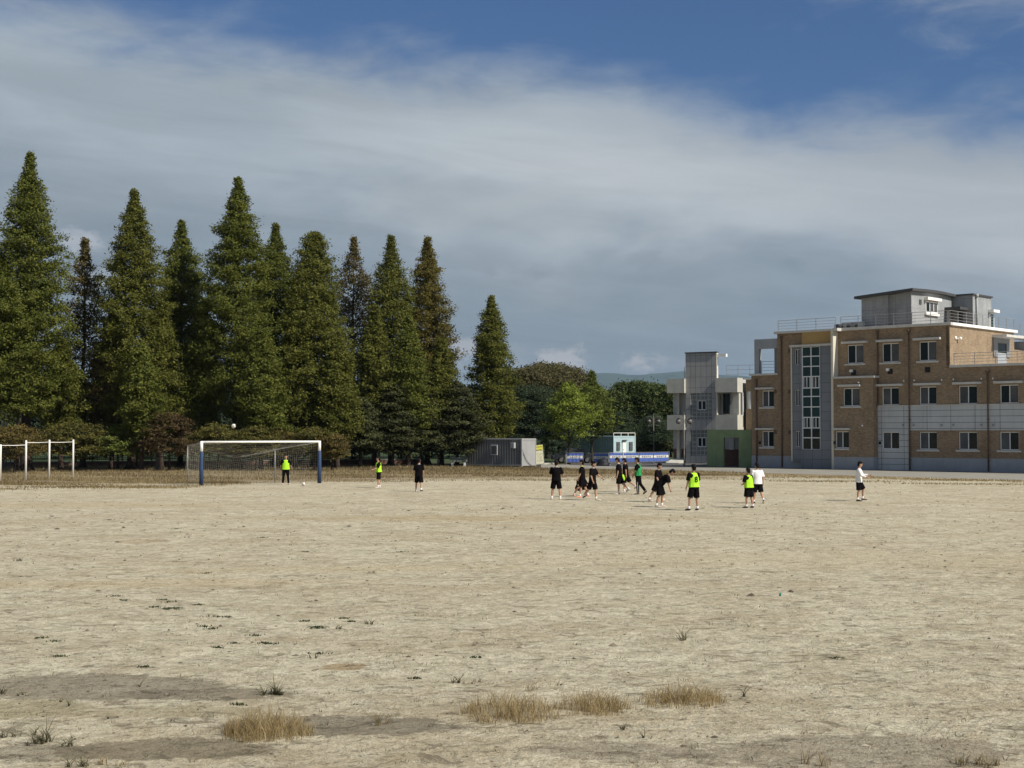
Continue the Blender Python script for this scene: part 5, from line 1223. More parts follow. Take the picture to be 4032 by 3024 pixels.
# ------------------------------------------------------------------ people
def dirv(a, b, s):       # a forward swing, b outward swing (degrees)
    a, b = R(a), R(b); return Vector((s*math.sin(b), -math.sin(a)*math.cos(b), -math.cos(a)*math.cos(b)))
def person(foot, yaw, h, pose, top='tee_black', bib=None, bottom='shorts', shoes='shoe_white', label='', sleeve='short', number=None, socks=True, stripe=False, collar=None, build=1.1, bottom_m='tee_black', shoes2=None):
    p = dict(lean=3, side=0, hipL=4, kneeL=6, abL=5, hipR=-4, kneeR=6, abR=5, shL=4, aL=9, elL=14, inL=4, shR=4, aR=9, elR=14, inR=4, hp=4, hy=0, twist=0)
    p.update(pose); B = build
    ln = R(p['lean']); U = Vector((0, -math.sin(ln), math.cos(ln))); Fw = Vector((0, -math.cos(ln), -math.sin(ln))); X = Vector((1, 0, 0))
    Pv = Vector((0, 0, 0)); J = {}
    for s, k in ((1, 'L'), (-1, 'R')):
        hip = Pv+X*s*0.085+Vector((0,0,-0.04)); th = dirv(p['hip'+k], p['ab'+k], s); sh = dirv(p['hip'+k]-p['knee'+k], p['ab'+k]*0.6, s)
        kn = hip+th*0.41; an = kn+sh*0.385
        pitch = p.get('foot'+k, 0); fd = Vector((s*0.25, -math.cos(R(pitch)), -math.sin(R(pitch)))).normalized()
        J[k] = (hip, kn, an, fd)
    low = min(min(J[k][2].z-0.085, (J[k][2]+J[k][3]*0.17).z-0.05) for k in 'LR')
    off = Vector((0, 0, -low))
    Pv = Pv+off
    for k in 'LR': J[k] = (J[k][0]+off, J[k][1]+off, J[k][2]+off, J[k][3])
    Nk = Pv+U*0.50; Sh = Pv+U*0.455
    tw = R(p['twist']); Xs = Vector((math.cos(tw), math.sin(tw), 0))
    A = {}
    for s, k in ((1, 'L'), (-1, 'R')):
        s0 = Sh+Xs*s*0.175*B; ua = dirv(p['sh'+k], p['a'+k], s); el = s0+ua*0.275
        fa_ = dirv(p['sh'+k]+p['el'+k], p['a'+k]-p['in'+k]*2, s); wr = el+fa_*0.235
        A[k] = (s0, el, wr, fa_)
    hpn = ln*0.6+R(p['hp']); HU = Vector((0, -math.sin(hpn), math.cos(hpn)))
    HX = Vector((math.cos(R(p['hy'])), math.sin(R(p['hy'])), 0)); HF = HU.cross(HX).normalized()*-1
    if HF.dot(Vector((0,-1,0))) < 0 and abs(p['hy']) < 90: HF = -HF
    Hc = Nk+U*0.05+HU*0.135
    sc = h/1.66
    t = thing('person', foot, label, 'person', rz=R(yaw)); t.scale = (sc, sc, sc)
    # --- body: one continuous surface
    m = MB()
    m.loft([(Pv-U*0.06, X*0.10*B, Fw*0.07*B),(Pv, X*0.145*B, Fw*0.095*B),(Pv+U*0.13, X*0.125*B, Fw*0.085*B),(Pv+U*0.30, X*0.150*B, Fw*0.10*B),(Pv+U*0.42, Xs*0.165*B, Fw*0.09*B),(Pv+U*0.475, Xs*0.10, Fw*0.06),(Nk, Xs*0.055, Fw*0.055)], 16)
    m.cap(Pv+U*0.44, 0.062, Nk+U*0.05+HU*0.06, 0.05)
    hr = [(-.118,.030,.034,.038),(-.10,.045,.055,.022),(-.06,.060,.078,.010),(-.01,.070,.088,0),(.04,.075,.095,-.004),(.085,.066,.085,-.008),(.112,.035,.05,-.008)]
    m.loft([(Hc+HU*z+HF*o_, HX*a, HF*b) for z, a, b, o_ in hr], 16)
    m.cap(Hc+HU*0.012+HF*0.08, 0.010, Hc-HU*0.022+HF*0.103, 0.014, 8)                # nose
    for s in (1,-1): m.cap(Hc+HX*s*0.074-HU*0.02, 0.012, Hc+HX*s*0.080+HU*0.015, 0.016, 8)   # ears
    for s, k in ((1,'L'),(-1,'R')):
        hip, kn, an, fd = J[k]
        m.cap(hip, 0.078*B, kn, 0.050*B, 12); m.cap(kn, 0.048*B, kn.lerp(an, .3)+Vector((0,.012,0)), 0.050*B, 12); m.cap(kn.lerp(an, .3)+Vector((0,.012,0)), 0.050*B, an, 0.032, 12)
        m.cap(an, 0.032, an+fd*0.12-Vector((0,0,0.045)), 0.026, 10)
        s0, el, wr, fa_ = A[k]
        m.cap(s0-U*0.005, 0.050*B, el, 0.036*B, 12); m.cap(el, 0.036*B, wr, 0.024, 12)
        side = fa_.cross(Vector((0,1,0))).normalized() if abs(fa_.y) < 0.9 else X
        hd = (fa_+Vector((0,-0.15,0))).normalized(); fw = hd.cross(side).normalized()
        if fw.y > 0: fw = -fw
        palm = wr+hd*0.045
        m.cap(wr, 0.022, palm+hd*0.03, 0.027, 10)
        for q, (o_, l_) in enumerate(((-.027,.058),(-.009,.070),(.009,.066),(.027,.050))):
            b0 = palm+hd*0.035+fw*o_; b1 = b0+hd*l_*0.55+side*0.006*(-s); b2 = b1+(hd*0.7+side*-s*0.5).normalized()*l_*0.5
            m.cap(b0, 0.0095, b1, 0.0088, 6); m.cap(b1, 0.0088, b2, 0.0078, 6)
        th0 = wr+hd*0.03+fw*0.022; m.cap(th0, 0.011, th0+(hd*0.6+fw*0.8).normalized()*0.052, 0.0088, 6)
    remeshed(m.build('body', MT['skin'], t), 0.0078)
    e = MB()
    for s in (1,-1): e.ball(Hc+HX*s*0.030+HF*0.086+HU*0.008, 0.010, 0.010, 0.007, 8, 6)
    e.build('eyes', MT['eye'], t, True)
    MB().ball(Hc+HF*0.083-HU*0.062, 0.020, 0.012, 0.006, 8, 6).build('mouth', MT['lip'], t, True)
    # hair cap with fringe
    m = MB()
    m.loft([(Hc+HU*z-HF*0.014+HF*o_, HX*a, HF*b) for z, a, b, o_ in ((-.10,.052,.034,-.052),(-.06,.074,.058,-.040),(-.02,.083,.078,-.026),(.03,.089,.098,-.012),(.07,.086,.104,-.004),(.105,.070,.086,-.004),(.135,.035,.045,-.004))], 16)
    for q in range(9):
        a = -1.1+q*0.275; d_ = HX*math.sin(a)+HF*math.cos(a); m.cap(Hc+HU*0.10+d_*0.045, 0.026, Hc+HU*(0.066+0.008*math.sin(q*3))+d_*0.076, 0.014, 7)
    for q in range(12): a = q*0.52; d_ = HX*math.sin(a)+HF*math.cos(a); m.cap(Hc+HU*0.10+d_*0.04, 0.03, Hc+HU*(0.11+0.012*math.sin(q*5))+d_*0.07, 0.018, 7)
    remeshed(m.build('hair', MT['hair'], t), 0.009)
    # shirt
    g = 0.034
    m = MB()
    m.loft([(Pv-U*0.10, X*(0.165*B+g), Fw*(0.110*B+g)),(Pv+U*0.02, X*(0.155*B+g), Fw*(0.10*B+g)),(Pv+U*0.15, X*(0.145*B+g), Fw*(0.095*B+g)),(Pv+U*0.30, X*(0.158*B+g), Fw*(0.102*B+g)),
            (Pv+U*0.42, Xs*(0.170*B+g*.7), Fw*(0.092*B+g*.7)),(Pv+U*0.475, Xs*(0.13), Fw*0.072),(Nk+U*0.005, Xs*0.068, Fw*0.064)], 18)
    for k in 'LR':
        s0, el, wr, fa_ = A[k]
        m.cap(s0-U*0.012, 0.066*B, s0.lerp(el, .45), 0.066*B, 12)
        if sleeve == 'short': m.path([s0.lerp(el, .3), s0.lerp(el, .93)], [0.068*B, 0.080*B], 12)
        else: m.cap(s0.lerp(el, .4), 0.062*B, el, 0.052, 12); m.path([el, el.lerp(wr, .9)], [0.054, 0.044], 12)
    remeshed(m.build('shirt', MT[top], t), 0.012)
    if collar:
        m = MB(); ring = [Nk+U*0.012+Xs*0.062*math.cos(a)+Fw*0.062*math.sin(a) for a in np.linspace(0, 2*math.pi, 16)]
        m.path(ring, 0.011, 6).build('collar', MT[collar], t, True)
    if bib:
        g2 = 0.054
        m = MB()
        m.loft([(Pv-U*0.045, X*(0.165*B+g2), Fw*(0.11*B+g2)),(Pv+U*0.03, X*(0.150*B+g2), Fw*(0.10*B+g2)),(Pv+U*0.15, X*(0.142*B+g2), Fw*(0.095*B+g2)),(Pv+U*0.30, X*(0.150*B+g2*.7), Fw*(0.10*B+g2*.9)),
                (Pv+U*0.38, Xs*(0.145*B), Fw*(0.098*B+g2*.8)),(Pv+U*0.445, Xs*(0.135*B), Fw*(0.088*B+g2*.6)),(Pv+U*0.485, Xs*0.115, Fw*0.072),(Pv+U*0.50, Xs*0.075, Fw*0.068)], 22)
        o = remeshed(m.build('bib', MT[bib], t), 0.012)
        # loose folds
        co = np.empty(len(o.data.vertices)*3, np.float32); o.data.vertices.foreach_get('co', co); co = co.reshape(-1,3)
        an_ = np.arctan2(co[:,1]-Pv.y, co[:,0]); amp = 0.010*np.clip((0.45-(co[:,2]-Pv.z))/0.45, 0, 1)*np.sin(an_*9+co[:,2]*5)
        rr = np.hypot(co[:,0], co[:,1]-Pv.y)+1e-6; co[:,0] *= 1+amp/rr; o.data.vertices.foreach_set('co', co.ravel())
        if number:
            cu = bpy.data.curves.new('number', 'FONT'); cu.body = number; cu.size = 0.30; cu.align_x = 'CENTER'; cu.align_y = 'CENTER'; cu.offset = 0.006
            tmp = bpy.data.objects.new('tmp', cu); C.objects.link(tmp)
            dg = bpy.context.evaluated_depsgraph_get(); dg.update()
            me = bpy.data.meshes.new_from_object(tmp.evaluated_get(dg), depsgraph=dg); bpy.data.objects.remove(tmp)
            bm = bmesh.new(); bm.from_mesh(me); bmesh.ops.subdivide_edges(bm, edges=bm.edges, cuts=1)
            for v_ in bm.verts:
                x, y = v_.co.x, v_.co.y; a_, b_ = 0.148*B+g2*.85, 0.098*B+g2
                q = Pv+U*(0.23+y)-X*x-Fw*(b_*math.sqrt(max(0, 1-(x/a_)**2))+0.012); v_.co = q
            bm.to_mesh(me); bm.free(); me.materials.clear(); me.materials.append(MT['tee_black'])
            o2 = bpy.data.objects.new('number', me); C.objects.link(o2); o2.parent = o
    # shorts / trousers
    m = MB()
    m.loft([(Pv+U*0.04, X*0.150*B, Fw*0.102*B),(Pv-U*0.04, X*0.168*B, Fw*0.118*B),(Pv+Vector((0,0,-0.12)), X*0.165*B, Fw*0.115*B)], 16)
    for k in 'LR':
        hip, kn, an, fd = J[k]
        if bottom == 'shorts': m.path([hip+Vector((0,0,0.03)), hip.lerp(kn, .4), hip.lerp(kn, .97)], [0.098*B, 0.106*B, 0.104*B], 14)
        else: m.path([hip+Vector((0,0,0.03)), hip.lerp(kn, .5), kn, kn.lerp(an, .6), kn.lerp(an, .98)], [0.098*B, 0.092*B, 0.076, 0.070, 0.062], 14)
    o = remeshed(m.build('shorts' if bottom == 'shorts' else 'trousers', MT[bottom_m], t), 0.012)
    if stripe:
        q = MB()
        for s, k in ((1,'L'),(-1,'R')):
            hip, kn, an, fd = J[k]; q.path([hip+X*s*0.094, kn+X*s*0.077, kn.lerp(an, .95)+X*s*0.064], 0.008, 5)
        q.build('side_stripe', MT['sock'], o)
    for s, k in ((1,'L'),(-1,'R')):
        hip, kn, an, fd = J[k]
        dn = Vector((0,0,-1)); perp = (fd.cross(X)).normalized()
        if perp.z > 0: perp = -perp
        if socks and bottom == 'shorts': MB().path([kn.lerp(an, .80), an, an+perp*0.02], [0.041, 0.042, 0.044], 10).build('sock', MT['sock'], t, True)
        heel = an+perp*0.05-fd*0.045
        m = MB(); Sx = fd.cross(perp).normalized()
        m.loft([(heel-fd*0.02, Sx*0.018, perp*0.022),(heel, Sx*0.036, perp*0.040),(heel+fd*0.07, Sx*0.040, perp*0.038),(heel+fd*0.15+perp*0.008, Sx*0.048, perp*0.028),(heel+fd*0.21+perp*0.012, Sx*0.042, perp*0.022),(heel+fd*0.245+perp*0.014, Sx*0.016, perp*0.012)], 12)
        sm = shoes if (k == 'L' or not shoes2) else shoes2
        sh_ = m.build('shoe', MT[sm], t, True)
        if sm == 'shoe_black': MB().loft([(heel+perp*0.034-fd*0.02, Sx*0.03, perp*0.008),(heel+perp*0.036+fd*0.1, Sx*0.046, perp*0.008),(heel+perp*0.034+fd*0.235, Sx*0.026, perp*0.008)], 10).build('sole', MT['shoe_white'], sh_, True)
    return t
GP = 'pupils standing about the field'
def at(px, py): return G(px, py)
# yaw 0 faces the camera, 90 faces right, 180 away, 270 left
person(at(1125,1908), 8, 1.70, dict(abL=7, abR=7, shL=-18, elL=-25, inL=-2, shR=-18, elR=-25, inR=-2, aL=14, aR=14), bib='lime', bottom='long', shoes='shoe_white', stripe=True, label='goalkeeper in lime bib and black trousers with hands behind the back in the goal')
person(at(1491,1921), 285, 1.66, dict(shR=12, elR=45, shL=18, elL=50, hipL=6, kneeL=4, hipR=-3), bib='lime', shoes='shoe_white', label='pupil in lime bib and white shoes facing left, just right of the goal')
person(at(1649,1936), 168, 1.66, dict(abL=9, abR=10, hipL=12, hipR=-14, kneeR=10, shL=6, shR=-4), shoes='shoe_white', shoes2='shoe_black', collar='sock', label='pupil in black walking away, alone between the goal and the group')
person(at(2190,1967), 170, 1.73, dict(abL=10, abR=10, shL=20, elL=55, shR=18, elR=50, aL=14, aR=14, hp=0), collar='sock', shoes='shoe_white', label='pupil in black seen from behind, legs apart and white shoes, leftmost of the group')
person(at(2281,1952), 20, 1.62, dict(lean=38, hipL=98, kneeL=128, abL=24, hipR=92, kneeR=126, abR=24, shL=30, elL=25, shR=30, elR=25, hp=20), shoes='shoe_pink', label='pupil crouching low behind the one in black with pink shoes')
person(at(2293,1958), 265, 1.70, dict(hipL=10, hipR=-16, kneeR=6, abL=8, shR=10, elR=10, shL=12, hp=0), collar='lime', shoes='shoe_pink', label='pupil in black with pink shoes standing side-on facing left')
person(at(2333,1970), 60, 1.70, dict(hipL=12, kneeL=8, hipR=-18, kneeR=22, footR=-28, abL=6, abR=6, shL=12, elL=35, aL=30, shR=4, aR=6, hp=16), collar='sock', shoes='shoe_white', shoes2='shoe_black', label='pupil in black stepping right with one arm out and head down')
person(at(2438,1945), 262, 1.74, dict(hipL=4, hipR=-22, kneeR=26, footR=32, abL=5, abR=6, shL=2, shR=4, elL=8, hp=24), collar='sock', shoes='shoe_white', label='pupil in black walking left with head lowered, left one of a close pair')
k8 = person(at(2464,1938), 250, 1.68, dict(hipL=6, hipR=-26, kneeR=30, footR=34, shL=-22, aL=16, shR=6, hp=18), shoes='shoe_white', label='pupil in black walking left close behind another, arm swung back')
person(at(2513,1947), 262, 1.75, dict(hipL=3, hipR=-14, kneeR=22, footR=38, shL=20, elL=30, shR=12, elR=20, hp=10), bib='kelly', bottom='long', shoes='shoe_black', stripe=True, label='pupil in dark green bib and striped black trousers walking left')
person(at(2590,1977), 62, 1.68, dict(hipL=16, hipR=-20, kneeR=6, abL=12, abR=12, hp=24, shL=8, shR=8), collar='skin', shoes='shoe_white', label='pupil in black looking down, partly behind the one bending over')
person(at(2598,1997), 80, 1.72, dict(lean=44, hipL=16, kneeL=22, hipR=-2, kneeR=14, abL=4, abR=4, shL=6, elL=4, shR=8, elR=6, aL=2, aR=2, hp=28), shoes='shoe_white', label='pupil in black bending over to the right with both arms hanging', build=1.18)
person(at(2733,2010), 208, 1.74, dict(abL=12, abR=9, hipL=4, hipR=6, kneeR=6, shL=6, elL=15, shR=16, elR=60, aR=16, hp=-2), bib='lime', number='8', shoes='shoe_black', label='tall pupil in lime bib numbered 8 standing with back turned')
person(at(2949,2000), 222, 1.55, dict(abL=5, abR=6, shL=8, elL=55, inL=18, shR=8, elR=60, inR=20, aL=6, aR=6, hp=4), bib='lime', shoes='shoe_black', label='shorter pupil in lime bib beside the one in a white T-shirt', build=1.22)
person(at(2983,1982), 192, 1.68, dict(hipL=6, hipR=-14, kneeR=20, footR=30, shR=-6, aR=12, shL=4), top='tee_white', shoes='shoe_black', label='pupil in white T-shirt and black shorts walking away')
person(at(3382,1973), 72, 1.70, dict(hipL=26, kneeL=30, abL=8, hipR=2, kneeR=10, abR=6, shL=28, elL=62, shR=22, elR=50, inL=6, inR=6, hp=14), top='tee_white', sleeve='long', shoes='shoe_black', label='pupil in loose white long-sleeved shirt stepping right, alone at the right')
# bib held by one of the walkers
q = G(2452, 1940); m = MB().loft([((0,0,0),(.05,0,0),(0,.02,0)),((0,0,-.1),(.08,0,0),(0,.03,0)),((0.02,0,-.22),(.10,0,0),(0,.035,0)),((0.0,0,-.33),(.06,0,0),(0,.02,0))], 10)
o = m.build('bib', MT['lime'], None, True); o.location = (q.x, q.y-0.1, 0.92); tag(o, 'crumpled lime bib hanging from the hand of a pupil in black', 'bib')
# ------------------------------------------------------------------ grass and weeds
GM = dict(
 straw=leaf_mat('dry_straw', (0.20,0.145,0.065), (0.36,0.27,0.13), (0.56,0.46,0.27), 0.3),
 dry=leaf_mat('dry_brown_grass', (0.16,0.122,0.06), (0.265,0.208,0.105), (0.40,0.33,0.185), 0.3),
 weed=leaf_mat('grey_green_weed', (0.07,0.068,0.035), (0.13,0.12,0.065), (0.23,0.20,0.115), 0.2),
 dgreen=leaf_mat('dark_green_weed', (0.018,0.03,0.012), (0.035,0.055,0.02), (0.06,0.085,0.03), 0.2),
)
def blades(name, base, h, w, lean, tint, mat, seg=3):
    """tapered curved blades; base (N,3)"""
    n = len(base); az_ = rng.uniform(0, 2*np.pi, n); ld = np.stack([np.cos(az_), np.sin(az_), np.zeros(n)], 1)
    fa = rng.uniform(0, 2*np.pi, n); sd_ = np.stack([np.cos(fa), np.sin(fa), np.zeros(n)], 1)
    rows = []
    for k in range(seg+1):
        t = k/seg; c = base+ld*(lean*h*t**1.8)[:,None]; c[:,2] += h*t*(1-0.25*lean*t)
        ww = (w*(1-t**1.5)*0.5+0.0004)[:,None]
        rows += [c-sd_*ww, c+sd_*ww]
    V = np.stack(rows, 1).reshape(-1,3); st = 2*(seg+1)
    b0 = (np.arange(n)*st)[:,None,None]; q = np.array([[2*k, 2*k+1, 2*k+3, 2*k+2] for k in range(seg)])[None]
    Fc = (b0+q).reshape(-1,4)
    return np_mesh(name, V, Fc, 4, mat, None, attr=np.repeat(np.clip(tint,0,1), seg))
def tuft(name, px, py, rx, ry, h, n, mat, label, cat, group=None, w=0.0048, lean=(0.1,0.95), ragged=0.6, clump=9):
    c = G(px, py)
    if mat == 'dgreen': h *= 0.8
    if mat == 'weed': h *= 1.45; rx *= 0.6; ry *= 0.6; lean = (0.5, 1.7); n = int(n*1.3)
    cl = rng.uniform(-1, 1, size=(max(3, n//clump), 2)); cl = cl[(cl**2).sum(1) < 1]
    if len(cl) == 0: cl = np.zeros((1,2))
    idx = rng.integers(0, len(cl), n); xy = cl[idx]+rng.normal(size=(n,2))*0.10
    hh = h*(1-ragged*np.clip((xy**2).sum(1), 0, 1))*rng.uniform(0.35, 1.05, n)
    base = np.stack([xy[:,0]*rx, xy[:,1]*ry, np.zeros(n)], 1)
    o = blades(name, base, hh, np.full(n, w)*rng.uniform(0.6,1.3,n), rng.uniform(*lean, n), rng.uniform(0,1,n)*0.7+(idx % 5)*0.07, GM[mat])
    o.location = c; return tag(o, label, cat, group)
GT = 'dry grass clumps in the foreground'
tuft('grass_clump', 1048, 2892, 0.44, 0.40, 0.41, 1150, 'straw', 'straw coloured grass clump on the dark damp patch', 'grass clump', GT)
tuft('grass_clump', 2010, 2810, 0.54, 0.55, 0.31, 1150, 'straw', 'left half of the long band of dry grass at the centre', 'grass clump', GT)
tuft('grass_clump', 2330, 2790, 0.46, 0.42, 0.28, 850, 'straw', 'right half of the long band of dry grass at the centre', 'grass clump', GT)
tuft('grass_clump', 2690, 2765, 0.50, 0.42, 0.30, 1000, 'straw', 'separate dry grass clump right of the long band', 'grass clump', GT)
tuft('grass_clump', 1070, 2735, 0.20, 0.15, 0.22, 80, 'weed', 'spiky grey-green weed clump above the large straw clump', 'grass clump', GT, lean=(.3,1.3), w=0.01)
tuft('grass_clump', 1490, 2850, 0.13, 0.1, 0.20, 55, 'dry', 'small reddish dry tuft on the right of the damp patch', 'grass clump', GT, lean=(.2,1.0))
tuft('grass_clump', 1855, 2690, 0.3, 0.25, 0.10, 20, 'weed', 'sparse short stalks behind the long dry band', 'grass clump', GT)
tuft('grass_clump', 2130, 2712, 0.45, 0.2, 0.14, 60, 'dry', 'thin stalks rising behind the long dry band', 'grass clump', GT)
tuft('grass_clump', 3210, 3010, 0.16, 0.12, 0.30, 40, 'straw', 'yellow-green stalks at the bottom edge, right of centre', 'grass clump', GT, lean=(.1,.8))
tuft('grass_clump', 3840, 3015, 0.24, 0.12, 0.18, 170, 'dry', 'rusty dry grass at the bottom right corner', 'grass clump', GT)
tuft('grass_clump', 180, 2925, 0.20, 0.14, 0.24, 55, 'weed', 'grey-green tuft near the bottom left corner', 'grass clump', GT, lean=(.2,1.1), w=0.008)
tuft('grass_clump', 300, 3020, 0.22, 0.1, 0.16, 50, 'weed', 'low weeds at the bottom edge on the left', 'grass clump', GT)
tuft('grass_clump', 410, 3012, 0.18, 0.08, 0.16, 50, 'straw', 'pale straw tuft at the bottom edge on the left', 'grass clump', GT)
W_G = 'small weeds scattered over the sand'
weeds = [ # px, py, rx, h, n, mat, label
 (683,2397,0.20,0.05,260,'dgreen','flat dark green weed mat, left one of the two large mats'),
 (1250,2471,0.17,0.05,240,'dgreen','flat dark green weed mat, right one of the two large mats'),
 (3296,2592,0.10,0.04,90,'dgreen','small dark green mat at the right of the field'),
 (2685,2522,0.13,0.30,22,'weed','tall twiggy weed standing alone right of the centre'),
 (64,2210,0.25,0.14,24,'weed','thin grey weed near the left edge in the middle distance'),
 (1458,2457,0.15,0.12,34,'weed','wiry weed right of the right green mat'),
 (1335,2476,0.10,0.10,22,'weed','small wiry weed touching the right green mat'),
 (1228,2592,0.12,0.16,9,'weed','bent stalk weed left of the orange soil spot'),
 (1795,2690,0.12,0.18,18,'weed','fan of curved blades before the long dry band'),
 (2928,2745,0.07,0.16,9,'weed','three crooked stalks right of the separate clump'),
 (2536,2905,0.04,0.12,9,'weed','tiny upright weed below the separate clump'),
 (2460,2872,0.08,0.12,9,'weed','short weed just under the long dry band end'),
 (2200,2700,0.05,0.14,7,'weed','forked stalks above the right half of the dry band'),
 (8,2735,0.10,0.18,16,'weed','weed cut by the left edge'),
 (95,2738,0.14,0.10,18,'weed','low weed right of the one at the left edge'),
 (232,2762,0.12,0.10,14,'weed','sprawling weed at the left foreground'),
 (275,2780,0.05,0.14,9,'weed','upright thin weed below the sprawling one'),
 (442,2830,0.05,0.09,9,'dgreen','tiny dark weed alone on the pale patch'),
 (20,2905,0.10,0.15,14,'weed','weed low at the left edge'),
 (70,2900,0.08,0.15,14,'weed','weed beside the one low at the left edge'),
 (132,2895,0.05,0.12,9,'weed','small weed left of the grey-green tuft'),
 (120,2935,0.05,0.12,8,'weed','small weed under its neighbour at the lower left'),
 (265,2935,0.14,0.14,22,'weed','weed right of the grey-green tuft'),
 (555,2705,0.04,0.14,6,'weed','single stalks on the dark band at the left'),
 (1400,2775,0.03,0.07,7,'dgreen','tiny dark weed left of the small reddish tuft'),
 (2950,2470,0.02,0.16,3,'weed','lone thin stalk in the right middle distance'),
 (832,2428,0.10,0.10,16,'weed','wispy weed right of the left green mat'),
 (3270,2415,0.08,0.06,12,'weed','flat wisp in the right middle distance'),
]
for px, py, rx, h, n, mt, lb in weeds:
    tuft('weed', px, py, rx, rx*0.8 if mt != 'dgreen' else rx, h, n, mt, lb, 'weed', W_G, w=0.012 if mt == 'dgreen' else 0.009, lean=(.5,1.6) if mt == 'dgreen' else (.2,1.2), clump=3)
# countless tiny sprigs, crumbs and far stalks
def scatter(name, pts, h, w, mat, label, tint=None, lean=(.3,1.4), seg=2):
    n = len(pts); o = blades(name, pts, h, w, rng.uniform(*lean, n), rng.uniform(0,1,n) if tint is None else tint, mat, seg)
    return tag(o, label, name.replace('_',' '), kind='stuff')
sp_l = [(505,382),(540,400),(700,398),(735,407),(668,430),(855,420),(968,472),(885,513),(915,523),(1320,490),(1480,478),(1515,492),(1100,552),(1010,585),(945,604),(175,563),(240,577),(265,642),(625,688),(1795,738),(2050,648),(1380,630),(1325,190),(765,90),(470,52),(1140,128),(890,283),(1730,190),(1035,852),(1140,585),(1175,588)]
pp = []
for x, y in sp_l:
    c = G(x*0.911, 2000+y*0.911); k = 34; r = 0.016*c.y/20+0.022
    pp.append(np.stack([c.x+rng.normal(size=k)*r*1.4, c.y+rng.normal(size=k)*r, np.zeros(k)], 1))
pp = np.concatenate(pp); scatter('sprigs', pp, rng.uniform(0.015,0.04,len(pp)), np.full(len(pp), 0.02), GM['dgreen'], 'tiny dark weeds dotted over the sand')
n = 900
yy = 13.2*np.exp(rng.uniform(0, 1, n)*math.log(80/13.2)); xx = rng.uniform(-0.38, 0.38, n)*yy
k = 5; bx = np.repeat(xx, k)+rng.normal(size=n*k)*0.03; by = np.repeat(yy, k)+rng.normal(size=n*k)*0.03
scatter('stalks', np.stack([bx, by, np.zeros(n*k)], 1), rng.uniform(0.015,0.06,n*k), np.full(n*k, 0.006)*np.maximum(1, by/20), GM['weed'], 'thin dead stalks all over the sand')
# pebbles and clods
def pebbles():
    n = 4200; yy = 11*np.exp(rng.uniform(0,1,n)*math.log(60/11)); xx = rng.uniform(-0.4,0.4,n)*yy
    s = rng.gamma(1.5, 0.0036, n)*np.maximum(1, yy/18)+0.004
    oc = np.array([[1,0,0],[0,1,0],[-1,0,0],[0,-1,0],[0,0,.7],[0,0,-.4]], float)
    V = (oc[None]*(s[:,None,None]*rng.uniform(.6,1.3,(n,6,1)))); V[:,:,0] *= rng.uniform(1,1.8,(n,1)); V += np.stack([xx, yy, s*0.15], 1)[:,None]
    f = np.array([[0,1,4],[1,2,4],[2,3,4],[3,0,4]]); Fc = ((np.arange(n)*6)[:,None,None]+f[None]).reshape(-1,3)
    m = leaf_mat('pebble', (0.10,0.08,0.055), (0.22,0.18,0.13), (0.46,0.41,0.32), 0.0)
    o = np_mesh('pebbles', V.reshape(-1,3), Fc, 3, m, None, attr=np.repeat(rng.uniform(0,1,n)**1.4, 4)); tag(o, 'loose pebbles and clods on the packed sand', 'pebbles', kind='stuff')
pebbles()
q = G(3072, 2347); tag(MB().path([(q.x,q.y,0),(q.x,q.y,0.04),(q.x+0.02,q.y,0.06)], [0.018,0.02,0.01], 8).build('litter', MT['teal_litter'], None, True), 'tiny teal plastic scrap on the sand right of centre', 'litter')
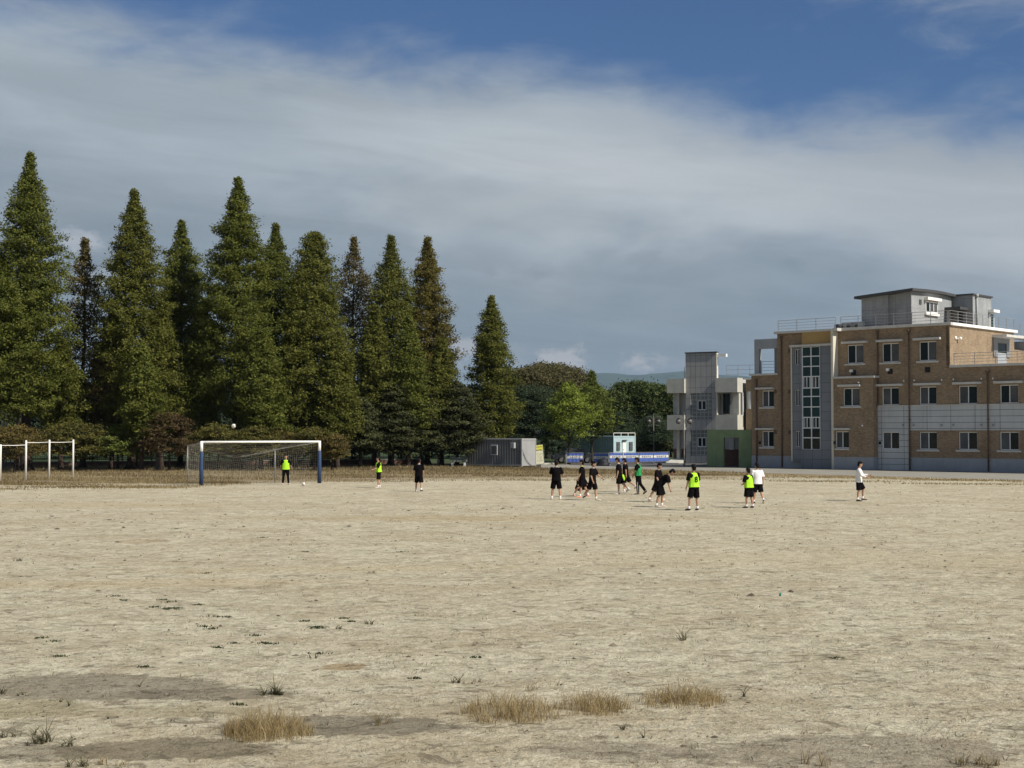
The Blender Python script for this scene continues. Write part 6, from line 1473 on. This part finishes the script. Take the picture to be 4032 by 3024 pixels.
# dry grass strip round the pitch
def strip(poly, n, h, wd, mat, name, label, thr=0.0, seed=1, fsc=0.35):
    r = np.random.default_rng(seed); pl_ = np.array([(G(*p).x, G(*p).y) for p in poly]); mn, mx = pl_.min(0), pl_.max(0)
    out = []
    tot = 0
    while tot < n:
        q = r.uniform(mn, mx, size=(n*2, 2)); ins = np.zeros(len(q), bool); j = len(pl_)-1
        for i in range(len(pl_)):
            xi, yi = pl_[i]; xj, yj = pl_[j]
            c = ((yi > q[:,1]) != (yj > q[:,1])) & (q[:,0] < (xj-xi)*(q[:,1]-yi)/(yj-yi+1e-12)+xi); ins ^= c; j = i
        q = q[ins]
        f = np.sin(q[:,0]*fsc*1.3+q[:,1]*0.7)+np.sin(q[:,0]*fsc*0.6-q[:,1]*0.9+2)+np.sin(q[:,1]*1.9+q[:,0]*0.2)*0.8+0.6*np.sin(q[:,0]*fsc*3.1+q[:,1]*2.3)
        q = q[(f+r.normal(size=len(q))*0.8) > thr]; out.append(q); tot += len(q)
        if len(q) == 0: break
    q = np.concatenate(out)[:n]; f = np.sin(q[:,0]*0.5+q[:,1]*0.3)*0.15+np.sin(q[:,0]*1.7-q[:,1]*1.1)*0.1
    scatter(name, np.stack([q[:,0], q[:,1], np.zeros(len(q))], 1), h*r.uniform(0.4,1.1,len(q)), np.full(len(q), wd)*r.uniform(.6,1.4,len(q)), GM[mat], label, tint=np.clip(r.uniform(0.1,0.8,len(q))+f, 0, 1), lean=(.1,.8))
strip([(-200,1850),(900,1845),(1800,1836),(2440,1849),(2960,1863),(2960,1871),(2300,1874),(1700,1878),(1000,1893),(400,1897),(-200,1905)], 44000, 0.22, 0.035, 'dry', 'dry_grass', 'brown dry grass belt between the pitch and the trees', -0.1, 1)
strip([(-200,1895),(900,1890),(1000,1905),(700,1925),(-200,1938)], 11000, 0.16, 0.03, 'dry', 'dry_grass_edge', 'ragged brown grass at the near edge of the belt on the left', 0.6, 2)
strip([(1000,1888),(2300,1872),(2960,1869),(3500,1885),(4200,1903),(4200,1918),(3500,1905),(2900,1893),(2000,1895),(1000,1905)], 7500, 0.13, 0.03, 'dry', 'dry_grass_patches', 'scattered dry tufts where the pitch meets the belt', 1.0, 3)
strip([(2500,1858),(2960,1867),(3500,1881),(4200,1898),(4200,1905),(3500,1888),(2960,1874),(2500,1866)], 6000, 0.14, 0.03, 'straw', 'verge_grass', 'thin dry grass along the near edge of the service road', -0.3, 4)
strip([(-100,1838),(1700,1832),(1800,1838),(-100,1852)], 5000, 0.3, 0.04, 'dry', 'mound_grass', 'dim dry weeds on the soil under the conifers', 0.3, 5)
# ------------------------------------------------------------------ haze
hb = MB().box(-12000, 12000, -60, 15500, -1.5, 640).build('haze', None)
hm = bpy.data.materials.new('haze_air'); hm.use_nodes = True; t = hm.node_tree; t.nodes.remove(t.nodes['Principled BSDF'])
pv = t.nodes.new('ShaderNodeVolumePrincipled'); pv.inputs['Color'].default_value = (0.50,0.72,1.0,1); pv.inputs['Density'].default_value = 0.000036; pv.inputs['Anisotropy'].default_value = 0.0
t.links.new(pv.outputs[0], t.nodes['Material Output'].inputs['Volume']); hb.data.materials.append(hm)
tag(hb, 'thin pale blue haze over the whole place', 'haze', kind='stuff')
scene.cycles.volume_bounces = 0
